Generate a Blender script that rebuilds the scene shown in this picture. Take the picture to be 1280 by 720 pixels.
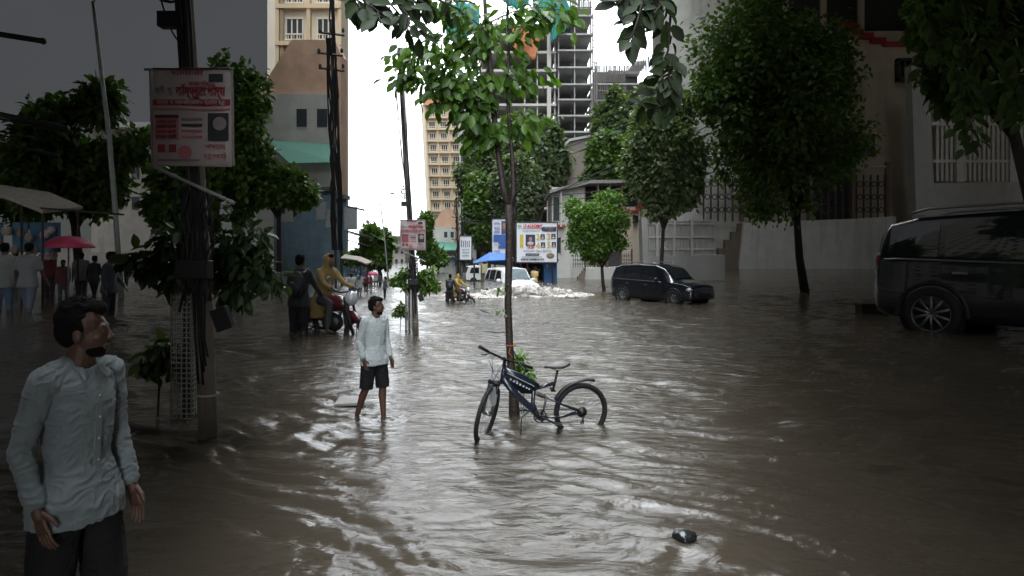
import bpy, bmesh, math, random
import numpy as np
from mathutils import Vector, Matrix, noise, Euler
for o in list(bpy.data.objects): bpy.data.objects.remove(o)
R = math.radians
F = 850.0; HZ = 310.0; CH = 2.2          # focal length and horizon in photo pixels, eye height in metres
scn = bpy.context.scene
COL = scn.collection
# ---------------------------------------------------------------- camera
cam = bpy.data.objects.new('camera', bpy.data.cameras.new('camera')); COL.objects.link(cam)
cam.data.sensor_width = 36; cam.data.lens = 36*F/1280; cam.data.shift_y = -(360-HZ)/1280
cam.data.clip_start = 0.05; cam.data.clip_end = 3000
cam.location = (0, 0, CH); cam.rotation_euler = (R(90), 0, 0)
scn.camera = cam
scn.view_settings.view_transform = 'Standard'; scn.view_settings.look = 'None'
scn.view_settings.exposure = 0.0; scn.view_settings.gamma = 1
scn.cycles.max_bounces = 6; scn.cycles.diffuse_bounces = 3; scn.cycles.transparent_max_bounces = 6
scn.cycles.use_denoising = True
# ---------------------------------------------------------------- overcast sky: dark dome with an added bright band along the street, shaping the light
w = bpy.data.worlds.new('World'); scn.world = w; w.use_nodes = True
nt = w.node_tree; nt.nodes.clear()
def N(t, typ, **kw):
    n = t.nodes.new(typ)
    for k, v in kw.items():
        if k in n.inputs: n.inputs[k].default_value = v
        else: setattr(n, k, v)
    return n
out = N(nt, 'ShaderNodeOutputWorld'); bg = N(nt, 'ShaderNodeBackground'); bg.inputs[1].default_value = 0.1
sky = N(nt, 'ShaderNodeTexSky', sky_type='NISHITA', sun_disc=False, sun_elevation=R(58), sun_rotation=R(10))
tc = N(nt, 'ShaderNodeTexCoord'); sep = N(nt, 'ShaderNodeSeparateXYZ')
nt.links.new(tc.outputs['Generated'], sep.inputs[0])
nz = N(nt, 'ShaderNodeTexNoise'); nz.inputs['Scale'].default_value = 2.2; nz.inputs['Detail'].default_value = 5
nt.links.new(tc.outputs['Generated'], nz.inputs['Vector'])
absx = N(nt, 'ShaderNodeMath', operation='ABSOLUTE'); nt.links.new(sep.outputs[0], absx.inputs[0])
edge = N(nt, 'ShaderNodeMapRange', interpolation_type='SMOOTHSTEP')
wd = N(nt, 'ShaderNodeMapRange', interpolation_type='SMOOTHSTEP'); nt.links.new(sep.outputs[2], wd.inputs[0])      # the added bright band narrows towards the zenith to keep the sides dark
wd.inputs[1].default_value = .5; wd.inputs[2].default_value = .82; wd.inputs[3].default_value = 0; wd.inputs[4].default_value = .18
addx = N(nt, 'ShaderNodeMath', operation='ADD'); nt.links.new(absx.outputs[0], addx.inputs[0]); nt.links.new(wd.outputs[0], addx.inputs[1])
nt.links.new(addx.outputs[0], edge.inputs[0])
edge.inputs[1].default_value = 0.262; edge.inputs[2].default_value = 0.285; edge.inputs[3].default_value = 1; edge.inputs[4].default_value = 0
cmul = N(nt, 'ShaderNodeMapRange'); nt.links.new(nz.outputs[0], cmul.inputs[0])
cmul.inputs[1].default_value = .3; cmul.inputs[2].default_value = .7; cmul.inputs[3].default_value = .92; cmul.inputs[4].default_value = 1.08
dark = N(nt, 'ShaderNodeRGB'); dark.outputs[0].default_value = (.62, .64, .66, 1)
brt = N(nt, 'ShaderNodeRGB'); brt.outputs[0].default_value = (29, 30.6, 32, 1)
zen = N(nt, 'ShaderNodeMapRange', interpolation_type='SMOOTHSTEP'); nt.links.new(sep.outputs[2], zen.inputs[0])      # extra brightness overhead and behind the viewer, added to light the middle
zen.inputs[1].default_value = .68; zen.inputs[2].default_value = .92; zen.inputs[3].default_value = 1; zen.inputs[4].default_value = 6.5
bck = N(nt, 'ShaderNodeMapRange', interpolation_type='SMOOTHSTEP'); nt.links.new(sep.outputs[1], bck.inputs[0])
bck.inputs[1].default_value = .1; bck.inputs[2].default_value = -.3; bck.inputs[3].default_value = 1; bck.inputs[4].default_value = 4.3
zb = N(nt, 'ShaderNodeMath', operation='MAXIMUM'); nt.links.new(zen.outputs[0], zb.inputs[0]); nt.links.new(bck.outputs[0], zb.inputs[1])
mid = N(nt, 'ShaderNodeMapRange', interpolation_type='SMOOTHSTEP'); nt.links.new(sep.outputs[2], mid.inputs[0])
mid.inputs[1].default_value = .2; mid.inputs[2].default_value = .5; mid.inputs[3].default_value = 1; mid.inputs[4].default_value = 1.6
zb0 = zb; zb = N(nt, 'ShaderNodeMath', operation='MAXIMUM'); nt.links.new(zb0.outputs[0], zb.inputs[0]); nt.links.new(mid.outputs[0], zb.inputs[1])
brt2 = N(nt, 'ShaderNodeVectorMath', operation='SCALE'); nt.links.new(brt.outputs[0], brt2.inputs[0]); nt.links.new(zb.outputs[0], brt2.inputs[3])
mx = N(nt, 'ShaderNodeMix', data_type='RGBA')
dz = N(nt, 'ShaderNodeMapRange', interpolation_type='SMOOTHSTEP'); nt.links.new(sep.outputs[2], dz.inputs[0])      # dark sides lifted higher up, added to bring out ripples on the water
dz.inputs[1].default_value = .36; dz.inputs[2].default_value = .6; dz.inputs[3].default_value = 1; dz.inputs[4].default_value = 4.5
dk2 = N(nt, 'ShaderNodeVectorMath', operation='SCALE'); nt.links.new(dark.outputs[0], dk2.inputs[0]); nt.links.new(dz.outputs[0], dk2.inputs[3])
nt.links.new(edge.outputs[0], mx.inputs[0]); nt.links.new(dk2.outputs[0], mx.inputs[6]); nt.links.new(brt2.outputs[0], mx.inputs[7])
ml = N(nt, 'ShaderNodeVectorMath', operation='SCALE'); nt.links.new(mx.outputs[2], ml.inputs[0]); nt.links.new(cmul.outputs[0], ml.inputs[3])
cov = N(nt, 'ShaderNodeMix', data_type='RGBA'); cov.inputs[0].default_value = .985     # shaped sky colours laid over the clear sky
nt.links.new(sky.outputs[0], cov.inputs[6]); nt.links.new(ml.outputs[0], cov.inputs[7])
nt.links.new(cov.outputs[2], bg.inputs[0]); nt.links.new(bg.outputs[0], out.inputs[0])
sun = bpy.data.objects.new('sun', bpy.data.lights.new('sun', 'SUN')); COL.objects.link(sun)
sun.data.energy = 0.5; sun.data.angle = R(25); sun.data.color = (1, .97, .93)
sun.rotation_euler = (R(-32), 0, R(10)); sun.location = (0, 0, 60)   # rays come from ahead and above

# ---------------------------------------------------------------- helpers
def P(px, py, Y): return Vector(((px-640)/F*Y, Y, CH-(py-HZ)/F*Y))
def GY(py): return CH*F/(py-HZ)          # distance of the water surface seen at that row
class Map:
    def __init__(s, k, Y): s.k, s.Y, s.m = k, Y, k*Y/F
    def px(s, x): return 640+(x-640)*s.k
    def py(s, y): return 360+(y-360)*s.k
    def P(s, x, y, d=0): return P(s.px(x), s.py(y), s.Y) + Vector((0, d, 0))
def tag(o, label=None, cat=None, group=None, kind=None):
    if label: o['label'] = label
    if cat: o['category'] = cat
    if group: o['group'] = group
    if kind: o['kind'] = kind
    return o
def empty(name, loc, label, cat, group=None, rz=0, sc=1):
    o = bpy.data.objects.new(name, None); COL.objects.link(o)
    o.location = loc; o.rotation_euler = (0, 0, rz); o.scale = (sc,)*3; o.empty_display_size = .1
    return tag(o, label, cat, group)
def link(name, me, mat=None, parent=None, loc=None, rot=None):
    o = bpy.data.objects.new(name, me); COL.objects.link(o)
    for m in (mat if isinstance(mat, (list, tuple)) else [mat]):
        if m: me.materials.append(m)
    if parent: o.parent = parent
    if loc is not None: o.location = loc
    if rot is not None: o.rotation_euler = rot
    return o
def copy_tree(o, parent=None):
    c = o.copy(); COL.objects.link(c)
    if parent: c.parent = parent
    for ch in o.children: copy_tree(ch, c)
    return c
class MB:
    def __init__(s, off=(0, 0, 0)): s.v = []; s.f = []; s.mi = []; s.cur = 0; s.off = Vector(off)
    def add(s, vs, fs):
        b = len(s.v); s.v += [tuple(Vector(v)-s.off) for v in vs]
        s.f += [tuple(i+b for i in f) for f in fs]; s.mi += [s.cur]*len(fs)
    def box(s, c, d, rot=None, M=None):
        c = Vector(c); h = Vector(d)/2
        q = Euler(rot).to_matrix() if rot else (M or Matrix.Identity(3))
        vs = [c+q@Vector((x*h.x, y*h.y, z*h.z)) for z in (-1, 1) for y in (-1, 1) for x in (-1, 1)]
        s.add(vs, [(0, 2, 3, 1), (4, 5, 7, 6), (0, 1, 5, 4), (2, 6, 7, 3), (0, 4, 6, 2), (1, 3, 7, 5)])
    def bb(s, a, b):      # box from corner to corner
        a, b = Vector(a), Vector(b); s.box((a+b)/2, [abs(x) for x in (b-a)])
    def tube(s, pts, rr, n=8, cap=True, flat=None):
        pts = [Vector(p) for p in pts]
        if not isinstance(rr, (list, tuple)): rr = [rr]*len(pts)
        vs = []; fs = []; up = None
        for i, p in enumerate(pts):
            t = (pts[min(i+1, len(pts)-1)]-pts[max(i-1, 0)]).normalized()
            if up is None:
                up = Vector((0, 0, 1)) if abs(t.z) < .9 else Vector((0, 1, 0))
            a = t.cross(up)
            if a.length < 1e-4: a = t.cross(Vector((1, 0, 0)))
            a.normalize(); b = a.cross(t).normalized(); up = b
            for k in range(n):
                th = 2*math.pi*k/n
                vs.append(p+a*math.cos(th)*rr[i]+b*math.sin(th)*rr[i]*(flat or 1))
        for i in range(len(pts)-1):
            for k in range(n):
                fs.append((i*n+k, i*n+(k+1) % n, (i+1)*n+(k+1) % n, (i+1)*n+k))
        if cap: fs += [tuple(range(n))[::-1], tuple(range((len(pts)-1)*n, len(pts)*n))]
        s.add(vs, fs)
    def cap(s, a, b, r0, r1, n=14, sy=1, ax=None):     # closed capsule
        a, b = Vector(a), Vector(b); L = (b-a); t = L.normalized() if L.length > 1e-6 else Vector((0, 0, 1))
        pts = []; rs = []
        for k in range(5):
            th = math.pi/2*(k/4.0); pts.append(a-t*r0*math.cos(th)); rs.append(max(r0*math.sin(th), r0*.05))
        for k in range(5):
            th = math.pi/2*(k/4.0); pts.append(b+t*r1*math.sin(th)); rs.append(max(r1*math.cos(th), r1*.05))
        s.tube(pts, rs, n)
    def ell(s, c, r, nu=14, nv=9, rot=None):
        c = Vector(c); q = Euler(rot).to_matrix() if rot else Matrix.Identity(3); vs = []; fs = []
        for j in range(1, nv):
            ph = math.pi*j/nv
            for i in range(nu):
                th = 2*math.pi*i/nu
                vs.append(c+q@Vector((r[0]*math.sin(ph)*math.cos(th), r[1]*math.sin(ph)*math.sin(th), r[2]*math.cos(ph))))
        vs += [c+q@Vector((0, 0, r[2])), c+q@Vector((0, 0, -r[2]))]; T = len(vs)-2
        for j in range(nv-2):
            for i in range(nu):
                fs.append((j*nu+i, (j+1)*nu+i, (j+1)*nu+(i+1) % nu, j*nu+(i+1) % nu))
        for i in range(nu):
            fs.append((T, i, (i+1) % nu)); fs.append((T+1, (nv-2)*nu+(i+1) % nu, (nv-2)*nu+i))
        s.add(vs, fs)
    def loft(s, secs, n=24, e=2.0):       # (z, rx, ry, cx, cy) sections, closed, superellipse
        vs = []; fs = []
        for z, rx, ry, cx, cy in secs:
            for k in range(n):
                th = 2*math.pi*k/n; c, d = math.cos(th), math.sin(th)
                vs.append((cx+rx*math.copysign(abs(c)**(2/e), c), cy+ry*math.copysign(abs(d)**(2/e), d), z))
        m = len(secs)
        for i in range(m-1):
            for k in range(n): fs.append((i*n+k, i*n+(k+1) % n, (i+1)*n+(k+1) % n, (i+1)*n+k))
        fs += [tuple(range(n))[::-1], tuple(range((m-1)*n, m*n))]
        s.add(vs, fs)
    def poly(s, pts, d):      # flat polygon extruded by vector d
        pts = [Vector(p) for p in pts]; d = Vector(d); n = len(pts)
        s.add(pts+[p+d for p in pts], [tuple(range(n)), tuple(range(n, 2*n))[::-1]]+[(i, i+n, (i+1) % n+n, (i+1) % n) for i in range(n)])
    def torus(s, c, R_, r, ax, n=32, m=8, a0=0, a1=2*math.pi, u=None):
        ax = Vector(ax).normalized(); u = Vector(u) if u else (Vector((0, 0, 1)) if abs(ax.z) < .9 else Vector((1, 0, 0)))
        u = (u-ax*u.dot(ax)).normalized(); v = ax.cross(u); c = Vector(c); full = abs(a1-a0-2*math.pi) < 1e-3
        vs = []; fs = []; K = n if full else n+1
        for i in range(K):
            a = a0+(a1-a0)*i/n; d = u*math.cos(a)+v*math.sin(a)
            for j in range(m):
                b = 2*math.pi*j/m; vs.append(c+d*(R_+r*math.cos(b))+ax*r*math.sin(b))
        for i in range(n):
            i2 = (i+1) % K
            for j in range(m): fs.append((i*m+j, i2*m+j, i2*m+(j+1) % m, i*m+(j+1) % m))
        s.add(vs, fs)
    def mesh(s, name, smooth=False):
        me = bpy.data.meshes.new(name); me.from_pydata(s.v, [], s.f); me.update()
        if any(s.mi): me.polygons.foreach_set('material_index', s.mi)
        if smooth: me.polygons.foreach_set('use_smooth', [True]*len(me.polygons))
        return me
    def build(s, name, mat, parent=None, smooth=False, bev=0, loc=None):
        me = s.mesh(name, smooth)
        if bev or True:
            bm = bmesh.new(); bm.from_mesh(me); bmesh.ops.recalc_face_normals(bm, faces=bm.faces); bm.to_mesh(me); bm.free()
        o = link(name, me, mat, parent, loc)
        if bev:
            md = o.modifiers.new('bevel', 'BEVEL'); md.width = bev; md.segments = 2; md.limit_method = 'ANGLE'
        return o
def _split(s, name, mat, parent=None, smooth=False, bev=0):
    # one mesh per connected piece
    par = list(range(len(s.v)))
    def find(a):
        while par[a] != a: par[a] = par[par[a]]; a = par[a]
        return a
    for f in s.f:
        r0 = find(f[0])
        for i in f[1:]: par[find(i)] = r0
    groups = {}
    for f in s.f: groups.setdefault(find(f[0]), []).append(f)
    res = []
    for fs in groups.values():
        ids = sorted({i for f in fs for i in f}); mp = {i: k for k, i in enumerate(ids)}
        q = MB(); q.v = [s.v[i] for i in ids]; q.f = [tuple(mp[i] for i in f) for f in fs]; q.mi = [0]*len(q.f)
        res.append(q.build(name, mat, parent, smooth, bev))
    return res
MB.split = _split
def remesh(mb, voxel, smooth=4, noise_amp=0, noise_scale=8, ctr=None):
    me = mb.mesh('tmp'); o = bpy.data.objects.new('tmp', me); COL.objects.link(o)
    md = o.modifiers.new('r', 'REMESH'); md.mode = 'VOXEL'; md.voxel_size = voxel
    if smooth:
        sm = o.modifiers.new('s', 'SMOOTH'); sm.factor = .5; sm.iterations = smooth
    dg = bpy.context.evaluated_depsgraph_get(); ev = o.evaluated_get(dg)
    m2 = bpy.data.meshes.new_from_object(ev)
    bpy.data.objects.remove(o)
    if noise_amp:
        nv = len(m2.vertices); co = np.empty(nv*3); m2.vertices.foreach_get('co', co); co = co.reshape(-1, 3)
        no = np.empty(nv*3); m2.vertices.foreach_get('normal', no); no = no.reshape(-1, 3)
        d = np.empty(nv)
        for i in range(nv):
            x, y, z = co[i]
            q = Vector((x*noise_scale, y*noise_scale, z*noise_scale*.8))
            a = noise.noise(q); q2 = Vector((x*noise_scale*1.2+a*1.5, y*noise_scale*1.2, z*noise_scale*2.6+a*2))
            d[i] = a*.6+(.5-abs(noise.noise(q2)))*1.0-.25
        co += no*(np.maximum(d, -.22)*noise_amp)[:, None]; m2.vertices.foreach_set('co', co.ravel()); m2.update()
    m2.polygons.foreach_set('use_smooth', [True]*len(m2.polygons)); m2.materials.clear()
    return m2

# ---------------------------------------------------------------- materials
_mc = {}
def mat(name, col, rough=.7, metal=0, var=.15, scale=6, bump=0, bscale=40, spec=.5, stain=0, coat=0, sheen=0):
    if name in _mc: return _mc[name]
    m = bpy.data.materials.new(name); m.use_nodes = True; t = m.node_tree; b = t.nodes['Principled BSDF']
    b.inputs['Roughness'].default_value = rough; b.inputs['Metallic'].default_value = metal
    b.inputs['Specular IOR Level'].default_value = spec; b.inputs['Coat Weight'].default_value = coat
    b.inputs['Sheen Weight'].default_value = sheen
    tc = N(t, 'ShaderNodeTexCoord'); nz = N(t, 'ShaderNodeTexNoise'); nz.inputs['Scale'].default_value = scale; nz.inputs['Detail'].default_value = 6
    t.links.new(tc.outputs['Object'], nz.inputs['Vector'])
    mr = N(t, 'ShaderNodeMapRange'); mr.inputs[1].default_value = .3; mr.inputs[2].default_value = .7
    mr.inputs[3].default_value = 1-var; mr.inputs[4].default_value = 1+var
    t.links.new(nz.outputs[0], mr.inputs[0])
    vm = N(t, 'ShaderNodeVectorMath', operation='SCALE'); vm.inputs[0].default_value = col[:3]; t.links.new(mr.outputs[0], vm.inputs[3])
    last = vm.outputs[0]
    if stain:
        mp = N(t, 'ShaderNodeMapping'); mp.inputs['Scale'].default_value = (1.2, 1.2, .12); t.links.new(tc.outputs['Object'], mp.inputs[0])
        n2 = N(t, 'ShaderNodeTexNoise'); n2.inputs['Scale'].default_value = scale*.6; n2.inputs['Detail'].default_value = 8; n2.inputs['Roughness'].default_value = .7
        t.links.new(mp.outputs[0], n2.inputs['Vector'])
        r2 = N(t, 'ShaderNodeMapRange'); r2.inputs[1].default_value = .5; r2.inputs[2].default_value = .75; r2.inputs[3].default_value = 0; r2.inputs[4].default_value = stain
        t.links.new(n2.outputs[0], r2.inputs[0])
        mm = N(t, 'ShaderNodeMix', data_type='RGBA'); t.links.new(r2.outputs[0], mm.inputs[0]); t.links.new(last, mm.inputs[6])
        mm.inputs[7].default_value = (col[0]*.3, col[1]*.29, col[2]*.27, 1); last = mm.outputs[2]
    t.links.new(last, b.inputs['Base Color'])
    if bump:
        n3 = N(t, 'ShaderNodeTexNoise'); n3.inputs['Scale'].default_value = bscale; n3.inputs['Detail'].default_value = 5
        t.links.new(tc.outputs['Object'], n3.inputs['Vector'])
        bp = N(t, 'ShaderNodeBump'); bp.inputs['Strength'].default_value = bump; bp.inputs['Distance'].default_value = .02
        t.links.new(n3.outputs[0], bp.inputs['Height']); t.links.new(bp.outputs[0], b.inputs['Normal'])
    _mc[name] = m; return m
def leafmat(name, c0, c1, trans=.25, rough=.45):
    if name in _mc: return _mc[name]
    m = bpy.data.materials.new(name); m.use_nodes = True; t = m.node_tree; b = t.nodes['Principled BSDF']; o = t.nodes['Material Output']
    g = N(t, 'ShaderNodeNewGeometry'); mm = N(t, 'ShaderNodeMix', data_type='RGBA')
    mm.inputs[6].default_value = (*c0, 1); mm.inputs[7].default_value = (*c1, 1)
    t.links.new(g.outputs['Random Per Island'], mm.inputs[0]); t.links.new(mm.outputs[2], b.inputs['Base Color'])
    b.inputs['Roughness'].default_value = rough; b.inputs['Specular IOR Level'].default_value = .45
    tr = N(t, 'ShaderNodeBsdfTranslucent'); sc = N(t, 'ShaderNodeVectorMath', operation='MULTIPLY'); sc.inputs[1].default_value = (1.3, 1.5, .5)
    t.links.new(mm.outputs[2], sc.inputs[0]); t.links.new(sc.outputs[0], tr.inputs[0])
    ms = N(t, 'ShaderNodeMixShader'); ms.inputs[0].default_value = trans
    t.links.new(b.outputs[0], ms.inputs[1]); t.links.new(tr.outputs[0], ms.inputs[2]); t.links.new(ms.outputs[0], o.inputs[0])
    _mc[name] = m; return m

# ---------------------------------------------------------------- foliage
LEAF_D = (np.array([[0, 0, 0], [.32, .5, .06], [0, 1, -.08], [-.32, .5, .06]]), [4])
LEAF_O = (np.array([[0, 0, 0], [.2, .2, .05], [.29, .48, .07], [.19, .78, .02], [0, 1, -.12], [0, .5, -.02],
                    [0, 0, 0], [0, .5, -.02], [0, 1, -.12], [-.19, .78, .02], [-.29, .48, .07], [-.2, .2, .05]]), [6, 6])
def leaf_mesh(name, pts, dirs, ups, size, kind=LEAF_D):
    """one leaf per point: base at pt, growing along dir, face normal near up"""
    n = len(pts); y = dirs/np.linalg.norm(dirs, axis=1)[:, None]
    x = np.cross(y, ups); x /= (np.linalg.norm(x, axis=1)[:, None]+1e-9); z = np.cross(x, y)
    tpl, fl = kind; k = len(tpl)
    V = pts[:, None, :]+size[:, None, None]*(tpl[None, :, 0, None]*x[:, None, :]+tpl[None, :, 1, None]*y[:, None, :]+tpl[None, :, 2, None]*z[:, None, :])
    me = bpy.data.meshes.new(name); nv = n*k
    # shared midrib: merge is not needed; both halves touch, so one island needs shared verts
    if kind is LEAF_O:
        sel = [0, 1, 2, 3, 4, 5, 9, 10, 11]; V = V[:, sel, :]; k = 9
        loc = np.array([0, 1, 2, 3, 4, 5, 0, 5, 4, 6, 7, 8]); nv = n*k
    else: loc = np.arange(4)
    nl = len(loc); npoly = len(fl)*n
    me.vertices.add(nv); me.vertices.foreach_set('co', V.reshape(-1).astype(np.float32))
    me.loops.add(n*nl); me.loops.foreach_set('vertex_index', (np.arange(n)[:, None]*k+loc[None, :]).ravel().astype(np.int32))
    me.polygons.add(npoly)
    st = (np.arange(n)[:, None]*nl+np.cumsum([0]+fl[:-1])[None, :]).ravel()
    me.polygons.foreach_set('loop_start', st.astype(np.int32)); me.polygons.foreach_set('loop_total', np.tile(fl, n).astype(np.int32))
    me.update(calc_edges=True); return me
def leaf_cloud(name, blobs, n, size, m, parent=None, seed=0, kind=LEAF_D, droop=.4, off=(0, 0, 0), shell=.55):
    rg = np.random.default_rng(seed); B = np.array(blobs, float)
    vol = (B[:, 3]*B[:, 4]*B[:, 5])**.67; idx = rg.choice(len(B), n, p=vol/vol.sum())
    d = rg.normal(size=(n, 3)); d /= np.linalg.norm(d, axis=1)[:, None]
    r = shell+(1-shell)*rg.random(n)**.8; r = r*(1+.25*(rg.random(n) > .9))
    r *= 1+.17*rg.normal(size=n)
    p = B[idx, :3]+d*B[idx, 3:]*r[:, None]-np.array(off)
    dirs = d*.7+rg.normal(size=(n, 3))*.6+np.array([0, 0, -droop])
    ups = np.array([0, 0, 1.])+d*.5+rg.normal(size=(n, 3))*.45
    sz = size*(.7+.6*rg.random(n))
    me = leaf_mesh(name, p, dirs, ups, sz, kind)
    return link(name, me, m, parent)
def crown_blobs(c, r, k, seed, f=.38, flat=.8):
    rg = random.Random(seed); bl = []; lob = [(Vector((rg.gauss(0, 1), rg.gauss(0, 1), rg.gauss(.1, .8))).normalized(), rg.uniform(.72, 1.16)) for _ in range(9)]
    for i in range(k):
        while True:
            q = Vector((rg.uniform(-1, 1), rg.uniform(-1, 1), rg.uniform(-1, 1)))
            if .25 < q.length < 1: break
        q *= .78*max(lob, key=lambda a: a[0].dot(q.normalized()))[1]
        s = f*rg.uniform(.65, 1.25)
        bl.append((c[0]+q.x*r[0], c[1]+q.y*r[1], c[2]+q.z*r[2], r[0]*s, r[1]*s, r[2]*s*flat))
    return bl
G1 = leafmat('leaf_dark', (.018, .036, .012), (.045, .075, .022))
G2 = leafmat('leaf_mid', (.055, .11, .022), (.12, .2, .05), .3)
G3 = leafmat('leaf_grey', (.07, .105, .05), (.15, .195, .10), .3)
G4 = leafmat('leaf_fresh', (.06, .13, .02), (.14, .24, .05), .4)
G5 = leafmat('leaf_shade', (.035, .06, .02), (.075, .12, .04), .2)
BARK = mat('bark', (.045, .035, .028), .85, var=.35, scale=14, bump=.8, bscale=30, stain=.3)
BARK2 = mat('bark_grey', (.10, .085, .07), .85, var=.3, scale=10, bump=.6, bscale=25)
def tree(name, label, base, c, r, leafm, n, size, seed, k=26, trunk_r=.2, group=None, kind=LEAF_D, f=.38, cat='tree', lean=(0, 0), barkm=None, f_low=.9, shell=.55):
    base = Vector(base); c = Vector(c)
    o = empty(name, base, label, cat, group)
    bl = crown_blobs(c, r, k, seed, f); rg = random.Random(seed+5)
    mb = MB(base)
    h0 = c.z-r[2]*f_low
    fork = Vector((base.x*.4+c.x*.6+lean[0], base.y, max(h0, base.z+.3)))
    mid = (base+fork)/2+Vector((rg.uniform(-.1, .1), 0, 0))*trunk_r*4
    mb.tube([base, mid, fork], [trunk_r, trunk_r*.8, trunk_r*.7], 10)
    for b in rg.sample(bl, min(9, len(bl))):
        e = Vector(b[:3]); m1 = (fork+e)/2+Vector((rg.uniform(-.1, .1)*r[0], rg.uniform(-.1, .1)*r[1], r[2]*.1))
        mb.tube([fork-Vector((0, 0, trunk_r)), m1, e], [trunk_r*.5, trunk_r*.3, trunk_r*.08], 6)
    mb.build('trunk', barkm or BARK, o, True)
    leaf_cloud('crown', bl, n, size, leafm, o, seed, kind, off=base, shell=shell)
    return o
# ---------------------------------------------------------------- setting: submerged ground and the flood water
mb = MB(); mb.bb((-700, -60, -.9), (700, 900, -.35)); tag(mb.build('ground', mat('mud', (.09, .07, .05), .9)), kind='structure')
def water_h(X, Y, cell):
    rg = np.random.default_rng(4); H = np.zeros_like(X)
    # slow warp so that the crests wander
    wx = X+.35*np.sin(.9*Y+.5*X)+.22*np.sin(1.7*X-1.1*Y+1)+.12*np.sin(3.1*Y+2.3*X); wy = Y+.3*np.sin(1.1*X+.6*Y)+.18*np.sin(2.3*Y+1.9*X+2)
    for i in range(46):
        lam = .11*(1.056**i)*rg.uniform(.9, 1.1)
        a = rg.normal(R(78), R(24)) if i % 3 else rg.uniform(0, math.pi)
        k = 2*math.pi/lam; ph = rg.uniform(0, 6.28); slope = (.034 if lam < .22 else .042) if lam < .5 else .034
        fade = np.clip((lam/cell-2.6)/2.5, 0, 1)
        H += slope/k*np.sin(k*(math.cos(a)*wx+math.sin(a)*wy)+ph)*fade
    env = .75+.35*np.sin(.8*X+1.3)*np.sin(.55*Y)+.2*np.sin(2.1*X+.9*Y)
    H *= env
    for i in range(120):          # rain rings
        yy = 3.6+9*rg.random()**1.3; xx = rg.uniform(-.75, .75)*yy; r0 = rg.uniform(.03, .17)
        d = np.hypot(X-xx, Y-yy)
        H += .006*np.exp(-((d-r0)/.028)**2)*np.cos((d-r0)*2*math.pi/.045)*np.clip((.06-cell)/.03, 0, 1)
    def rings(x, y, lam, amp, dec):
        d = np.hypot(X-x, Y-y); return amp*np.cos(2*math.pi*d/lam)*np.exp(-d/dec)
    for x, y in ((-1.66, 8.7), (-1.42, 8.9), (-.27, 7.95), (.85, 8.45), (.03, 8.85), (-3.55, 7.95)):
        H += rings(x, y, .17, .006, .35)
    # churned wake round the white car
    d = np.hypot((X-.9)/4, (Y-31)/3); H += .08*np.exp(-d*d)*np.sin(2.2*X+1.3*Y)*np.sin(1.7*Y-.8*X)
    return H
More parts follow.
